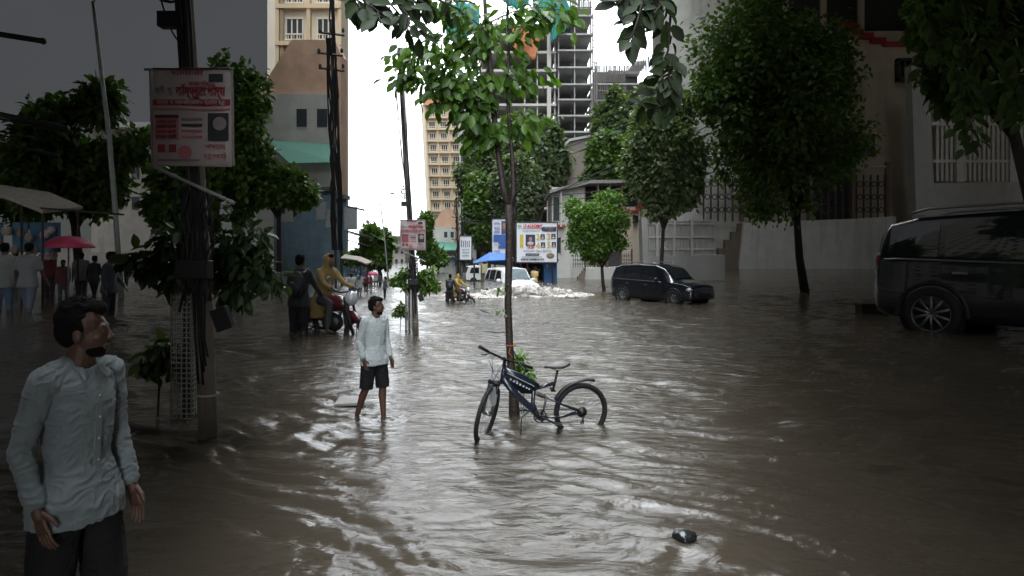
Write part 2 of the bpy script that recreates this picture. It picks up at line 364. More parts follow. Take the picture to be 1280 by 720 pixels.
def build_water():
    ys = [-40, -20, -8, -2, .5]; y = 1.2
    while y < 900: ys.append(y); y *= 1.0058 if y < 60 else 1.03
    ys = np.array(ys); nx = 680
    hw = 3.2+.95*np.clip(ys, 0, None)+(ys < 1)*40
    u = np.linspace(-1, 1, nx)
    X = hw[:, None]*u[None, :]; Y = np.repeat(ys[:, None], nx, 1)
    cell = np.maximum(np.gradient(ys)[:, None], 2*hw[:, None]/nx)
    Z = water_h(X, Y, cell)*np.clip((Y-1)/.5, 0, 1)
    n, m = X.shape; co = np.stack([X, Y, Z], -1).reshape(-1, 3)
    i = np.arange((n-1)*(m-1)); r, c = i//(m-1), i % (m-1); a = r*m+c
    q = np.stack([a, a+1, a+m+1, a+m], 1)
    me = bpy.data.meshes.new('water'); me.vertices.add(n*m); me.vertices.foreach_set('co', co.ravel().astype(np.float32))
    me.loops.add(q.size); me.loops.foreach_set('vertex_index', q.ravel().astype(np.int32))
    me.polygons.add(len(q)); me.polygons.foreach_set('loop_start', (np.arange(len(q))*4).astype(np.int32)); me.polygons.foreach_set('loop_total', np.full(len(q), 4, np.int32))
    me.polygons.foreach_set('use_smooth', [True]*len(q)); me.update(calc_edges=True)
    m_ = bpy.data.materials.new('flood_water'); m_.use_nodes = True; t = m_.node_tree; b = t.nodes['Principled BSDF']
    b.inputs['Roughness'].default_value = .02; b.inputs['IOR'].default_value = 1.36; b.inputs['Specular IOR Level'].default_value = .5
    tc = N(t, 'ShaderNodeTexCoord'); nz = N(t, 'ShaderNodeTexNoise'); nz.inputs['Scale'].default_value = .5; nz.inputs['Detail'].default_value = 5
    t.links.new(tc.outputs['Object'], nz.inputs['Vector']); mm = N(t, 'ShaderNodeMix', data_type='RGBA')
    mm.inputs[6].default_value = (.082, .067, .05, 1); mm.inputs[7].default_value = (.058, .048, .037, 1)
    t.links.new(nz.outputs[0], mm.inputs[0]); t.links.new(mm.outputs[2], b.inputs['Base Color'])
    mp = N(t, 'ShaderNodeMapping'); mp.inputs['Rotation'].default_value = (0, 0, R(12)); mp.inputs['Scale'].default_value = (.55, 1.3, 1)
    t.links.new(tc.outputs['Object'], mp.inputs[0])
    n1 = N(t, 'ShaderNodeTexNoise'); n1.inputs['Scale'].default_value = 5.5; n1.inputs['Detail'].default_value = 6; n1.inputs['Roughness'].default_value = .55; n1.inputs['Distortion'].default_value = .6
    t.links.new(mp.outputs[0], n1.inputs['Vector'])
    bp = N(t, 'ShaderNodeBump'); bp.inputs['Strength'].default_value = .7; bp.inputs['Distance'].default_value = .05
    sx = N(t, 'ShaderNodeSeparateXYZ'); t.links.new(tc.outputs['Object'], sx.inputs[0]); fr_ = N(t, 'ShaderNodeMapRange'); t.links.new(sx.outputs[1], fr_.inputs[0])      # calmer shallow water by the kerb, rougher out in the street
    fr_.inputs[1].default_value = 5; fr_.inputs[2].default_value = 13; fr_.inputs[3].default_value = .4; fr_.inputs[4].default_value = .85
    t.links.new(fr_.outputs[0], bp.inputs['Strength'])
    t.links.new(n1.outputs[0], bp.inputs['Height']); t.links.new(bp.outputs[0], b.inputs['Normal'])
    tag(link('water', me, m_), kind='structure')
build_water()

# ---------------------------------------------------------------- unseen walls and blocks added behind the viewer to darken both sides
def shade_block(x0, x1, y0, y1, h, label):
    mb = MB(((x0+x1)/2, y0, 0)); mb.bb((x0, y0, -.4), (x1, y1, h)); c = mb
    o = empty('blocker_block', ((x0+x1)/2, y0, 0), label, 'building')
    mb.build('wall', mat('block_wall', (.2, .18, .16), .9, stain=.4, scale=1), o)
    wb = MB(((x0+x1)/2, y0, 0))
    for i in range(int(h/3.2)):
        for j in range(int((x1-x0)/4)):
            wb.bb((x0+1+j*4, y1-.05, 1+i*3.2), (x0+2.6+j*4, y1+.03, 2.6+i*3.2))
    tag(wb.build('blocker_window_grid', mat('blocker_glass', (.02, .025, .03), .15), o), kind='stuff')
def blocker_wall(x0, x1, label):
    o = empty('blocker_wall', ((x0+x1)/2, -1.9, 0), label, 'wall'); mb = MB(((x0+x1)/2, -1.9, 0)); mb.bb((x0, -2.1, -.4), (x1, -1.7, 4.6)); mb.build('wall', mat('block_wall', (.2, .18, .16), .9), o)
    mb = MB(((x0+x1)/2, -1.9, 0)); mb.bb((x0-.1, -2.2, 4.6), (x1+.1, -1.5, 4.75)); mb.build('coping', CONC_ if False else mat('coping', (.25, .24, .23), .9), o)
blocker_wall(1.3, 14, 'unseen wall added behind the viewer to block light on the right'); blocker_wall(-14, -1.3, 'unseen wall added behind the viewer to block light on the left')
shade_block(11, 90, -34, -16, 90, 'unseen tall block added behind the viewer to shade the right')
shade_block(-90, -11, -34, -16, 150, 'unseen tall block added behind the viewer to shade the left')
# ---------------------------------------------------------------- people
def skeleton(p):
    """joints in metres, forward -Y, left side +X, feet at z=0"""
    H = {}
    bend = R(p.get('bend', 2)); hipz = p.get('hipz', .93)
    def tor(h, y=0, x=0): return Vector((x, y*math.cos(bend)-math.sin(bend)*(h-hipz), hipz+(h-hipz)*math.cos(bend)-0*y))
    H['tor'] = tor
    for s, n in ((1, 'L'), (-1, 'R')):
        hip = Vector((s*.09, 0, hipz)); a = R(p.get('hip'+n, 0)); b = R(p.get('knee'+n, 3)); ab = R(p.get('habd'+n, 2))*s
        d1 = Vector((math.sin(ab), -math.sin(a), -math.cos(a))).normalized(); kn = hip+d1*.43
        a2 = a-b; d2 = Vector((math.sin(ab)*.5, -math.sin(a2), -math.cos(a2))).normalized(); an = kn+d2*.42
        H['hip'+n], H['kn'+n], H['an'+n] = hip, kn, an
        sh = tor(1.42, .0, s*.175); a = R(p.get('sh'+n, 0)); ab = R(p.get('abd'+n, 9))*s; b = R(p.get('el'+n, 18)); inn = R(p.get('in'+n, 0))*s
        d1 = Vector((math.sin(ab), -math.sin(a)*math.cos(ab), -math.cos(a)*math.cos(ab))).normalized(); el = sh+d1*.285
        a2 = a+b; d2 = Vector((math.sin(ab*.4-inn), -math.sin(a2), -math.cos(a2))).normalized(); wr = el+d2*.25
        H['sh'+n], H['el'+n], H['wr'+n], H['hd'+n] = sh, el, wr, d2
    H['neck'] = tor(1.47, .0); H['head'] = tor(1.60, -.015)+Vector((0, -.02, 0))
    return H
def hand(mb, wr, d, side, k=1.0):
    d = d.normalized(); out = Vector((side, 0, 0)); out = (out-d*out.dot(d)).normalized(); fw = d.cross(out)*side   # fw: thumb side, roughly forward
    if fw.y > 0: fw = -fw
    pc = wr+d*.045
    for t in (-1.2, -.4, .4, 1.2): mb.cap(wr+fw*t*.012+d*.005, wr+fw*t*.019+d*.085, .013, .0125, 8)
    mb.cap(wr-d*.02, wr+d*.02, .026, .026, 10)
    for t, L in ((1.25, .072), (.42, .08), (-.42, .074), (-1.25, .058)):
        b0 = wr+fw*t*.0225+d*.088; p = b0; dd = d.copy()
        for j in range(3):
            q = p+dd*L*(.45, .32, .25)[j]; mb.cap(p, q, .0080-.0005*j, .0076-.0005*j, 8); p = q
            dd = (dd-out*.32+fw*t*.05).normalized()
    b0 = wr+fw*.025+d*.02; b1 = b0+(fw*.65+d*.75-out*.2).normalized()*.045; b2 = b1+(fw*.25+d-out*.25).normalized()*.03
    mb.cap(b0, b1, .0125, .0105, 8); mb.cap(b1, b2, .0105, .008, 8)
def person(label, loc, rz=0, sc=1, p={}, shirt=(.4, .45, .48), pants=(.02, .02, .022), skin=(.13, .07, .045), hair=(.008, .007, .007),
           sleeve='long', legs='long', vox=.02, cat='man', group=None, wr=.0, turn=0, raincoat=False, shirt_m=None, hat=None):
    H = skeleton(p); o = empty('person', loc, label, cat, group, R(rz), sc); tor = H['tor']
    near = vox < .012; sl = p.get('slim', 1)
    skm = mat('skin_%02d%02d' % (skin[0]*100, skin[1]*100), skin, .5, var=.12, scale=9, bump=.15, bscale=150)
    mb = MB()
    # torso
    def torso(mb, g=0, top=1.5, bot=.86, sk=0):
        secs = [(.86, .145, .10), (.92, .16, .112), (1.0, .15, .108), (1.08, .14, .102), (1.18, .147, .108), (1.28, .16, .115), (1.36, .168, .108), (1.42, .15, .09), (1.455, .10, .07), (1.49, .06, .058)]
        for a, b in zip(secs[:-1], secs[1:]): pass
        vs = []
        ss = [s for s in secs if bot-.001 <= s[0] <= top]
        lo = MB(); lo.loft([(z, rx+g, ry+g+(sk if z < .95 else 0), 0, 0) for z, rx, ry in ss], 28, 2.25)
        lo.v = [tuple(tor(z, y*sl, x*sl)) for x, y, z in lo.v]
        mb.add(lo.v, lo.f)
    torso(mb)
    for n, s in (('L', 1), ('R', -1)):
        hip, kn, an = H['hip'+n], H['kn'+n], H['an'+n]
        mb.cap(hip, hip.lerp(kn, .5), .088, .07); mb.cap(hip.lerp(kn, .5), kn, .07, .05)
        calf = kn.lerp(an, .3)+Vector((0, .015, 0)); mb.cap(kn, calf, .05, .054); mb.cap(calf, an, .053, .033)
        mb.cap(an, an+Vector((0, .02, -.05)), .033, .034, 10); mb.cap(an+Vector((0, .02, -.05)), an+Vector((s*.01, -.14, -.065)), .034, .026, 10)
        mb.cap(an+Vector((s*.01, -.12, -.068)), an+Vector((s*.015, -.18, -.07)), .032, .02, 10)
        sh, el, w_ = H['sh'+n], H['el'+n], H['wr'+n]
        mb.cap(sh, el, .05, .038); mb.cap(el, el.lerp(w_, .35), .039, .036); mb.cap(el.lerp(w_, .35), w_, .036, .024)
        if near: hand(mb, w_, H['hd'+n], s)
        else: mb.cap(w_, w_+H['hd'+n]*.11, .028, .026, 8)
    # neck + head
    hc = H['head']; T = Matrix.Rotation(R(turn), 3, 'Z')
    mb.cap(H['neck']-Vector((0, 0, .03)), hc-Vector((0, -.012, .05)), .064, .056)
    for s in (1, -1): mb.cap(H['neck']+Vector((s*.02, .015, -.01)), H['shL' if s > 0 else 'shR']+Vector((-s*.035, 0, .0)), .05, .04)
    def hp(x, y, z): return hc+T@Vector((x, y, z))
    mb.ell(hp(0, .012, .045), (.074, .092, .085)); hr = (0, 0, R(turn))
    mb.ell(hp(0, -.018, .0), (.064, .076, .092), 20, 14, rot=hr); mb.ell(hp(0, -.035, -.06), (.045, .045, .042), rot=hr)
    mb.ell(hp(0, -.055, -.085), (.026, .022, .02), rot=hr)
    mb.cap(hp(0, -.088, .018), hp(0, -.104, -.018), .007, .011, 8); mb.ell(hp(0, -.096, -.022), (.017, .012, .009), rot=hr)
    mb.ell(hp(0, -.084, -.052), (.026, .012, .007), rot=hr); mb.ell(hp(0, -.081, -.063), (.022, .013, .007), rot=hr)
    mb.cap(hp(-.034, -.076, .031), hp(.034, -.076, .031), .010, .010, 8)
    for s in (-1, 1):
        mb.ell(hp(s*.075, .012, -.005), (.009, .02, .032), 10, 7, rot=hr); mb.ell(hp(s*.038, -.056, -.018), (.021, .021, .02), rot=hr)
    link('body', remesh(mb, vox*(.6 if near else .8), 4 if near else 1), skm, o)
    # hair
    hb = MB(); hb.ell(hp(0, .026, .062), (.084, .097, .082), rot=hr); hb.ell(hp(0, .055, .012), (.072, .066, .075), rot=hr)
    hb.ell(hp(0, -.038, .105), (.058, .05, .036), rot=hr)
    for s in (-1, 1): hb.ell(hp(s*.068, .012, .035), (.014, .032, .04), rot=hr)
    if near:
        rg = random.Random(3)
        for i in range(30):
            a = rg.uniform(0, 6.28); b = rg.uniform(.0, 1.1); q = hp(.075*math.cos(a)*math.sin(b), .025+.09*math.sin(a)*math.sin(b), .065+.078*math.cos(b)); hb.ell(q, (.019, .019, .015), 8, 5)
    hm = mat('hair_%03d' % int(hair[0]*1000), hair, .85, spec=.15, bump=1.0, bscale=120)
    link('hair', remesh(hb, vox*.8, 1, .0015 if near else 0, 60), hm, o)
    if near:
        bd = MB()      # short beard and eyes
        for s in (-1, 1):
            bd.cap(hp(s*.03, -.045, -.078), hp(s*.02, -.06, -.088), .012, .012, 8)
        bd.ell(hp(0, -.034, -.070), (.0475, .0485, .035), 20, 14, rot=hr); bd.ell(hp(0, -.057, -.088), (.028, .024, .019), rot=hr); bd.cap(hp(-.018, -.094, -.041), hp(.018, -.094, -.041), .005, .005, 8)
        link('beard', remesh(bd, .004, 2), hm, o)
        for s in (-1, 1):
            e = MB(); e.ell(hp(s*.03, -.0765, .010), (.011, .007, .006), 12, 8, rot=hr); e.ell(hp(s*.03, -.0826, .010), (.005, .002, .005), 10, 6, rot=hr)
            e.mi = [0]*(len(e.f)//2+16)+[1]*(len(e.f)-len(e.f)//2-16)
            e.build('eye', [mat('eye_white', (.12, .1, .09), .6), mat('iris', (.015, .008, .005), .1)], o, True)
    # shirt
    sm = shirt_m or mat('cloth_%02d%02d%02d' % tuple(int(c*99) for c in shirt), shirt, .85, var=.08, scale=5, bump=.25, bscale=220, sheen=.2)
    sb = MB(); hem = p.get('hem', .82 if not raincoat else .55)
    torso(sb, .018, 1.46, .86, .01)
    lo = MB(); lo.loft([(hem, .205, .150, 0, 0), (.90, .202, .148, 0, 0), (.98, .185, .140, 0, 0), (1.05, .166, .128, 0, 0)], 28, 2.3); lo.v = [tuple(tor(z, y*max(sl, 1-.12*max(0, (z-.9)/.15)) if near else y, x*max(sl, 1-.12*max(0, (z-.9)/.15)) if near else x)) for x, y, z in lo.v]; sb.add(lo.v, lo.f)
    for n, s in (('L', 1), ('R', -1)):
        sh, el, w_ = H['sh'+n], H['el'+n], H['wr'+n]; sb.ell(sh+Vector((-s*.015, 0, -.01)), (.058, .062, .055)); sb.cap(H['neck']+Vector((s*.03, .012, -.02)), sh+Vector((-s*.03, 0, .005)), .062, .058)
        if sleeve == 'long':
            sb.cap(sh+Vector((-s*.005, 0, -.0)), el, .061, .046); e2 = el.lerp(w_, .86); sb.cap(el, e2, .047, .037); sb.cap(el.lerp(w_, .66), el.lerp(w_, .84), .045, .043)
        else: sb.cap(sh, sh.lerp(el, .72), .066, .062)
    if raincoat: sb.ell(hp(0, .03, .03), (.1, .11, .125)); sb.cap(H['neck'], hp(0, .03, -.02), .09, .09)
    sh_o = link('raincoat' if raincoat else 'shirt', remesh(sb, vox*.9, 2, .015 if near else .008, 14), sm, o)
    if near:
        # collar, button placket, pocket
        cb = MB(); base = tor(1.445, 0, 0)
        for s in (-1, 1):
            cb.cap(tor(1.47, .055, s*.03), tor(1.475, .0, s*.066), .014, .014, 8); cb.cap(tor(1.475, .0, s*.066), tor(1.44, -.075, s*.045), .014, .015, 8); cb.cap(tor(1.45, -.07, s*.05), tor(1.415, -.105, s*.06), .015, .009, 8)
        cb.cap(tor(1.475, .062, -.03), tor(1.475, .062, .03), .014, .014, 8)
        link('collar', remesh(cb, .004, 2), sm, o)
        pk = MB(); zs = [.84+.06*i for i in range(10)]
        def fr(z, x):
            rx = np.interp(z, [.84, .93, 1.0, 1.08, 1.18, 1.28, 1.36, 1.42], [.203, .196, .180, .163, .167, .18, .187, .172]); ry = np.interp(z, [.84, .93, 1.0, 1.08, 1.18, 1.28, 1.36, 1.42], [.15, .147, .138, .125, .13, .137, .13, .113])
            return tor(z, -(ry+.004)*sl*(1-min(.95, abs(x/rx))**2.25)**(1/2.25), x*sl)
        pts = [fr(z, .0) for z in zs]
        for a, b in zip(pts[:-1], pts[1:]): pk.poly([a+Vector((-.016, 0, 0)), a+Vector((.016, 0, 0)), b+Vector((.016, 0, 0)), b+Vector((-.016, 0, 0))], (0, .012, 0))
        pk.build('placket', sm, sh_o)
        bt = MB()
        for z in (1.34, 1.25, 1.16, 1.07, .98, .9): bt.ell(fr(z, 0)+Vector((0, -.003, 0)), (.006, .003, .006), 8, 5)
        bt.build('button', mat('button', (.5, .5, .48), .3), sh_o, True)
        po = MB(); a, b, c_, d = fr(1.30, .06), fr(1.30, .14), fr(1.19, .14), fr(1.19, .06); po.poly([a, b, c_, (c_+d)/2+Vector((0, -.002, -.012)), d], (0, .01, 0)); po.build('pocket', sm, sh_o)
    # trousers / shorts
    pm = mat('trousers_%02d%02d%02d' % tuple(int(c*99) for c in pants), pants, .85, var=.15, scale=5, bump=.3, bscale=200)
    pb = MB(); torso(pb, .009, 1.02, .86)
    for n, s in (('L', 1), ('R', -1)):
        hip, kn, an = H['hip'+n], H['kn'+n], H['an'+n]
        pb.cap(hip-Vector((0, 0, .05)), hip.lerp(kn, .5), .093, .092)
        if legs == 'long': pb.cap(hip.lerp(kn, .5), kn, .09, .068); pb.cap(kn, an.lerp(kn, .05), .07, .052)
        else:
            pb.cap(hip-Vector((0, 0, .05)), hip.lerp(kn, .4), .093, .094); t = MB(); d = (kn-hip).normalized(); pb.tube([hip.lerp(kn, .2), hip.lerp(kn, .45), hip.lerp(kn, 1.02)], [.1, .097, .092], 20)
    link('shorts' if legs != 'long' else 'trousers', remesh(pb, vox*.9, 2, .012 if near else .006, 11), pm, o)
    return o
# ---------------------------------------------------------------- vehicles
GLASS = mat('car_glass', (.015, .018, .02), .04, spec=.9, var=.05)
TYRE = mat('tyre', (.018, .018, .018), .8, bump=.3); RIM = mat('rim_silver', (.28, .29, .3), .35, metal=.8); BLACKP = mat('black_plastic', (.015, .015, .016), .5)
def interp_secs(st, n):
    xs = np.array([s[0] for s in st]); A = np.array([s[1:] for s in st]); u = np.linspace(xs[0], xs[-1], n)
    u = np.unique(np.concatenate([u, xs])); out = []
    for x in u: out.append((x,)+tuple(np.interp(x, xs, A[:, j]) for j in range(A.shape[1])))
    return out
def car(label, loc, rz, sc, style, paint, cat='car', z=-.4):
    """local: nose +X, length along X. stations: x, half width at sill, at belt, at roof, sill z, belt z, roof z"""
    o = empty('parked_car' if style == 'suv' else 'moving_car', (loc[0], loc[1], z*sc), label, cat, None, R(rz), sc)
    if style == 'suv':
        st = [(-2.15, .70, .68, .58, .45, .95, 1.10), (-2.08, .80, .80, .62, .35, 1.02, 1.42), (-1.95, .86, .85, .64, .30, 1.06, 1.60), (-1.6, .88, .87, .66, .27, 1.05, 1.68), (-.6, .89, .88, .68, .25, 1.02, 1.73),
              (.3, .89, .88, .67, .25, 1.00, 1.71), (.75, .89, .87, .62, .25, .99, 1.56), (1.25, .88, .85, .58, .26, .98, 1.12), (1.75, .86, .80, .62, .27, .93, 1.02), (2.1, .78, .72, .55, .32, .82, .92), (2.2, .62, .58, .45, .42, .68, .76)]
        wheels = (-1.38, 1.36); wr = .35
        wins = [(-1.93, -1.32), (-1.24, -.34), (-.26, .62)]; L0, L1 = -2.15, 2.2
    else:
        st = [(-1.75, .66, .66, .56, .40, .95, 1.25), (-1.70, .74, .74, .60, .32, 1.0, 1.52), (-1.5, .77, .76, .61, .26, 1.0, 1.60), (-.5, .78, .77, .62, .24, .97, 1.64), (.25, .78, .77, .61, .24, .96, 1.60),
              (.55, .78, .765, .57, .24, .96, 1.42), (.95, .78, .76, .56, .24, .95, 1.06), (1.3, .77, .73, .55, .25, .90, .99), (1.62, .72, .67, .5, .28, .80, .88), (1.72, .6, .56, .42, .38, .66, .72)]
        wheels = (-1.1, 1.12); wr = .29
        wins = [(-1.5, -1.02), (-.95, -.3), (-.22, .52)]; L0, L1 = -1.75, 1.72
    xs = np.array([s[0] for s in st]); A = np.array([s[1:] for s in st])
    def sec(x):
        ws, wb, wf, zs, zb, zr = [np.interp(x, xs, A[:, j]) for j in range(6)]
        return ws, wb, wf, zs, zb, zr
    def S(x, v):      # v 0 sill .. 1 belt .. 2 roof edge .. 3 roof centre (left side)
        ws, wb, wf, zs, zb, zr = sec(x)
        if v <= 1: t = v; return Vector((x, ws+(wb-ws)*t+.035*math.sin(math.pi*min(t*1.15, 1)), zs+(zb-zs)*t))
        if v <= 2: t = v-1; return Vector((x, wb+(wf-wb)*t+.02*math.sin(math.pi*t), zb+(zr-.05-zb)*t))
        t = v-2; return Vector((x, wf*(1-t), zr-.05+.05*math.sin(math.pi/2*t)))
    vs_ = [0, .15, .35, .55, .75, .9, 1, 1.15, 1.4, 1.7, 1.9, 2, 2.12, 2.35, 2.65, 3]
    us = np.unique(np.concatenate([np.linspace(L0, L1, 40), xs])); mb = MB(); V = []; nv = len(vs_)
    for x in us:
        L = [S(x, v) for v in vs_]; ring = L+[Vector((p.x, -p.y, p.z)) for p in L[-2::-1]]; V += ring
    m = 2*nv-1; fs = []
    for i in range(len(us)-1):
        for j in range(m-1): fs.append((i*m+j, (i+1)*m+j, (i+1)*m+j+1, i*m+j+1))
        fs.append((i*m+m-1, (i+1)*m+m-1, (i+1)*m, i*m))
    fs += [tuple(range(m)), tuple(range((len(us)-1)*m, len(us)*m))[::-1]]
    mb.add(V, fs); b = mb.build('body', paint, o, True)
    try: bpy.ops
    except Exception: pass
    def patch(name, x0, x1, v0, v1, side, mt, par, off=.012, n=8, skew=(0, 0)):
        g = MB(); vv = []; ff = []
        for i in range(n+1):
            for j in range(n+1):
                v = v0+(v1-v0)*j/n; s = j/n; x = (x0+skew[0]*s)+((x1+skew[1]*s)-(x0+skew[0]*s))*i/n
                p = S(x, v); p = p+Vector((0, off, off*.25)); vv.append(Vector((p.x, p.y*side, p.z)))
        k = n+1
        for i in range(n):
            for j in range(n): ff.append((i*k+j, (i+1)*k+j, (i+1)*k+j+1, i*k+j+1))
        g.add(vv, ff); return g.build(name, mt, par, True)
    for side in (1, -1):
        for i, (a, c_) in enumerate(wins):
            last = i == len(wins)-1; first = i == 0
            patch('side_window', a, c_, 1.1, 1.86, side, GLASS, o, skew=(.16 if first else .0, -.3 if last else 0))
        for a in (wins[1][0], wins[2][0]):       # door seams and handles
            pass
        for a, c_ in wins[1:]:
            h = MB(); p = S(a+.18, .82); h.box((p.x, (p.y+.02)*side, p.z), (.17, .035, .03)); h.build('door_handle', RIM if style == 'suv' else BLACKP, o, bev=.008)
        for xx in [wins[1][0]-.04, wins[2][0]-.04, wins[2][1]+.12]:
            h = MB(); h.tube([S(xx, v)*1 for v in (.12, .3, .5, .7, .9, 1.02)], .006, 5); h.v = [(x, (y+.001)*side, z_) for x, y, z_ in h.v]; h.build('door_seam', BLACKP, o)
        h = MB(); h.tube([S(x, 1.03)+Vector((0, .012, 0)) for x in np.linspace(wins[0][0]-.05, wins[2][1]+.1, 16)], .014, 6); h.v = [(x, y*side, z_) for x, y, z_ in h.v]; h.build('belt_trim', RIM if style == 'suv' else BLACKP, o, True)
        h = MB(); p = S(wins[2][1]-.05, 1.15); h.ell((p.x, (p.y+.13)*side, p.z+.02), (.06, .12, .08)); h.tube([(p.x, p.y*side, p.z-.03), (p.x, (p.y+.06)*side, p.z)], .025, 6); h.build('wing_mirror', paint if style != 'suv' else BLACKP, o, True)
        h = MB(); p = S(L0+.1, .93); h.ell((L0+.10, (p.y-.06)*side, p.z+.04), (.07, .05, .13)); h.build('tail_light', mat('tail_red', (.25, .01, .01), .15), o, True)
        h = MB(); p = S(L1-.2, .7); h.ell((L1-.22, (p.y-.12)*side, p.z+.04), (.16, .17, .09)); h.build('headlight', mat('lamp_clear', (.5, .52, .55), .08, coat=1), o, True)
        for xw in wheels:
            y = (sec(xw)[0]+.0)*side
            a = MB(); a.torus((xw, y+.012*side, wr), wr+.055, .035, (0, 1, 0), 28, 8, R(-95), R(95), u=(0, 0, 1)); a.build('wheel_arch', BLACKP if style == 'suv' else paint, o, True)
            a = MB(); a.tube([(xw, y-.12*side, wr), (xw, y+.022*side, wr)], wr+.04, 28); a.build('wheel_well', mat('wheel_well', (.006, .006, .006), .9), o)
            wt = MB(); wt.torus((0, 0, 0), wr-.07, .075, (0, 1, 0), 30, 10); w_ = wt.build('wheel', TYRE, o, True, loc=(xw, y-.0*side, wr))
            rm = MB(); rm.tube([(0, .03*side, 0), (0, .048*side, 0)], wr*.22, 12); rm.torus((0, .04*side, 0), wr*.68, .018, (0, 1, 0), 28, 6)
            for k in range(10 if style == 'suv' else 8):
                th = 2*math.pi*k/(10 if style == 'suv' else 8); rm.tube([(0, .045*side, 0), (math.sin(th)*wr*.68, .035*side, math.cos(th)*wr*.68)], .02, 5)
            rm.build('rim', RIM, w_, True)
    def cross(name, xa, xb, mt, fr=.88, n=10, off=.014, zt=None):      # front or rear screen laid on the sloping shell
        g = MB(); vv = []; ff = []
        for i in range(n+1):
            x = xa+(xb-xa)*i/n; s = sec(x)
            for j in range(n+1):
                t = (j/n*2-1)*fr; v = 2+.0; y = t*s[2]
                zz = s[5]-.05+.05*math.sin(math.pi/2*(1-abs(t))); vv.append(Vector((x+off*(1 if xa > 0 or xb > 0 else -1), y, zz+off)))
        k = n+1
        for i in range(n):
            for j in range(n): ff.append((i*k+j, (i+1)*k+j, (i+1)*k+j+1, i*k+j+1))
        g.add(vv, ff); return g.build(name, mt, o, True)
    if style == 'suv': cross('windscreen', .42, 1.2, GLASS); cross('rear_window', -2.11, -1.98, GLASS)
    else: cross('windscreen', .3, .9, mat('screen_glass', (.16, .2, .21), .08, spec=.8)); cross('rear_window', -1.72, -1.6, GLASS)
    g = MB(); x1 = L1
    g.box((x1-.0, 0, sec(x1-.1)[3]+.22), (.06, .8, .12)); g.build('grille', BLACKP, o, bev=.02)
    if style == 'suv':
        for side in (1, -1):
            g = MB(); g.tube([(-1.7, .6*side, 1.70), (-1.5, .6*side, 1.755), (-.6, .6*side, 1.785), (.1, .6*side, 1.77), (.3, .6*side, 1.71)], .02, 6); g.build('roof_rail', RIM, o, True)
    else:
        g = MB()
        for y0 in (-.38, .22): g.tube([(.93, y0, 1.075), (.85, y0+.3, 1.15), (.80, y0+.5, 1.2)], .012, 5)
        g.build('wiper', BLACKP, o)
    return o
def motorbike(label, loc, rz, sc, z=-.3):
    o = empty('motorbike', (loc[0], loc[1], z*sc), label, 'motorbike', None, R(rz), sc)   # nose +X
    mr = mat('bike_red', (.08, .012, .016), .3, coat=.5)
    for x in (-.65, .65):
        m = MB(); m.torus((x, 0, .3), .26, .05, (0, 1, 0), 24, 8); wq = m.build('wheel', TYRE, o, True)
        m = MB(); m.torus((x, 0, .3), .2, .012, (0, 1, 0), 24, 6); m.tube([(x, -.06, .3), (x, .06, .3)], .04, 8)
        for k in range(6): th = k*math.pi/3; m.tube([(x, 0, .3), (x+.2*math.sin(th), 0, .3+.2*math.cos(th))], .012, 4)
        m.build('rim', RIM, wq, True)
    m = MB(); m.ell((.12, 0, .82), (.3, .15, .15)); m.build('fuel_tank', mr, o, True)
    m = MB(); m.ell((-.42, 0, .83), (.42, .14, .08)); m.build('seat', BLACKP, o, True)
    m = MB(); m.ell((.02, 0, .48), (.24, .15, .18)); m.tube([(.35, 0, .85), (-.1, 0, .65), (-.6, 0, .7)], .04, 6); m.tube([(.3, 0, .8), (.1, 0, .35), (-.5, 0, .35)], .03, 6); m.build('engine', mat('engine', (.05, .05, .055), .4, metal=.6), o, True)
    m = MB()
    for s in (-.08, .08): m.tube([(.42, s, .95), (.65, s, .3)], .025, 6)
    m.tube([(.32, -.36, 1.08), (.4, -.15, 1.03), (.4, .15, 1.03), (.32, .36, 1.08)], .016, 6); m.build('handlebar', BLACKP, o, True)
    m = MB(); m.ell((.52, 0, .92), (.11, .12, .13)); m.build('headlight', mat('lamp_clear', (.5, .52, .55), .08, coat=1), o, True)
    m = MB(); m.ell((.62, 0, .6), (.22, .07, .07), rot=(0, .5, 0)); m.ell((-.78, 0, .68), (.28, .08, .08), rot=(0, .3, 0)); m.build('mudguard', mr, o, True)
    m = MB()
    for s in (-1, 1): m.tube([(.36, s*.25, 1.07), (.33, s*.33, 1.25)], .008, 4); m.ell((.33, s*.34, 1.27), (.015, .06, .045))
    m.build('mirror', RIM, o, True)
    m = MB(); m.box((-.55, .2, .6), (.4, .12, .3)); m.box((-.55, -.2, .6), (.4, .12, .3)); m.build('pannier', mat('pannier_maroon', (.15, .03, .05), .5), o, bev=.03)
    return o
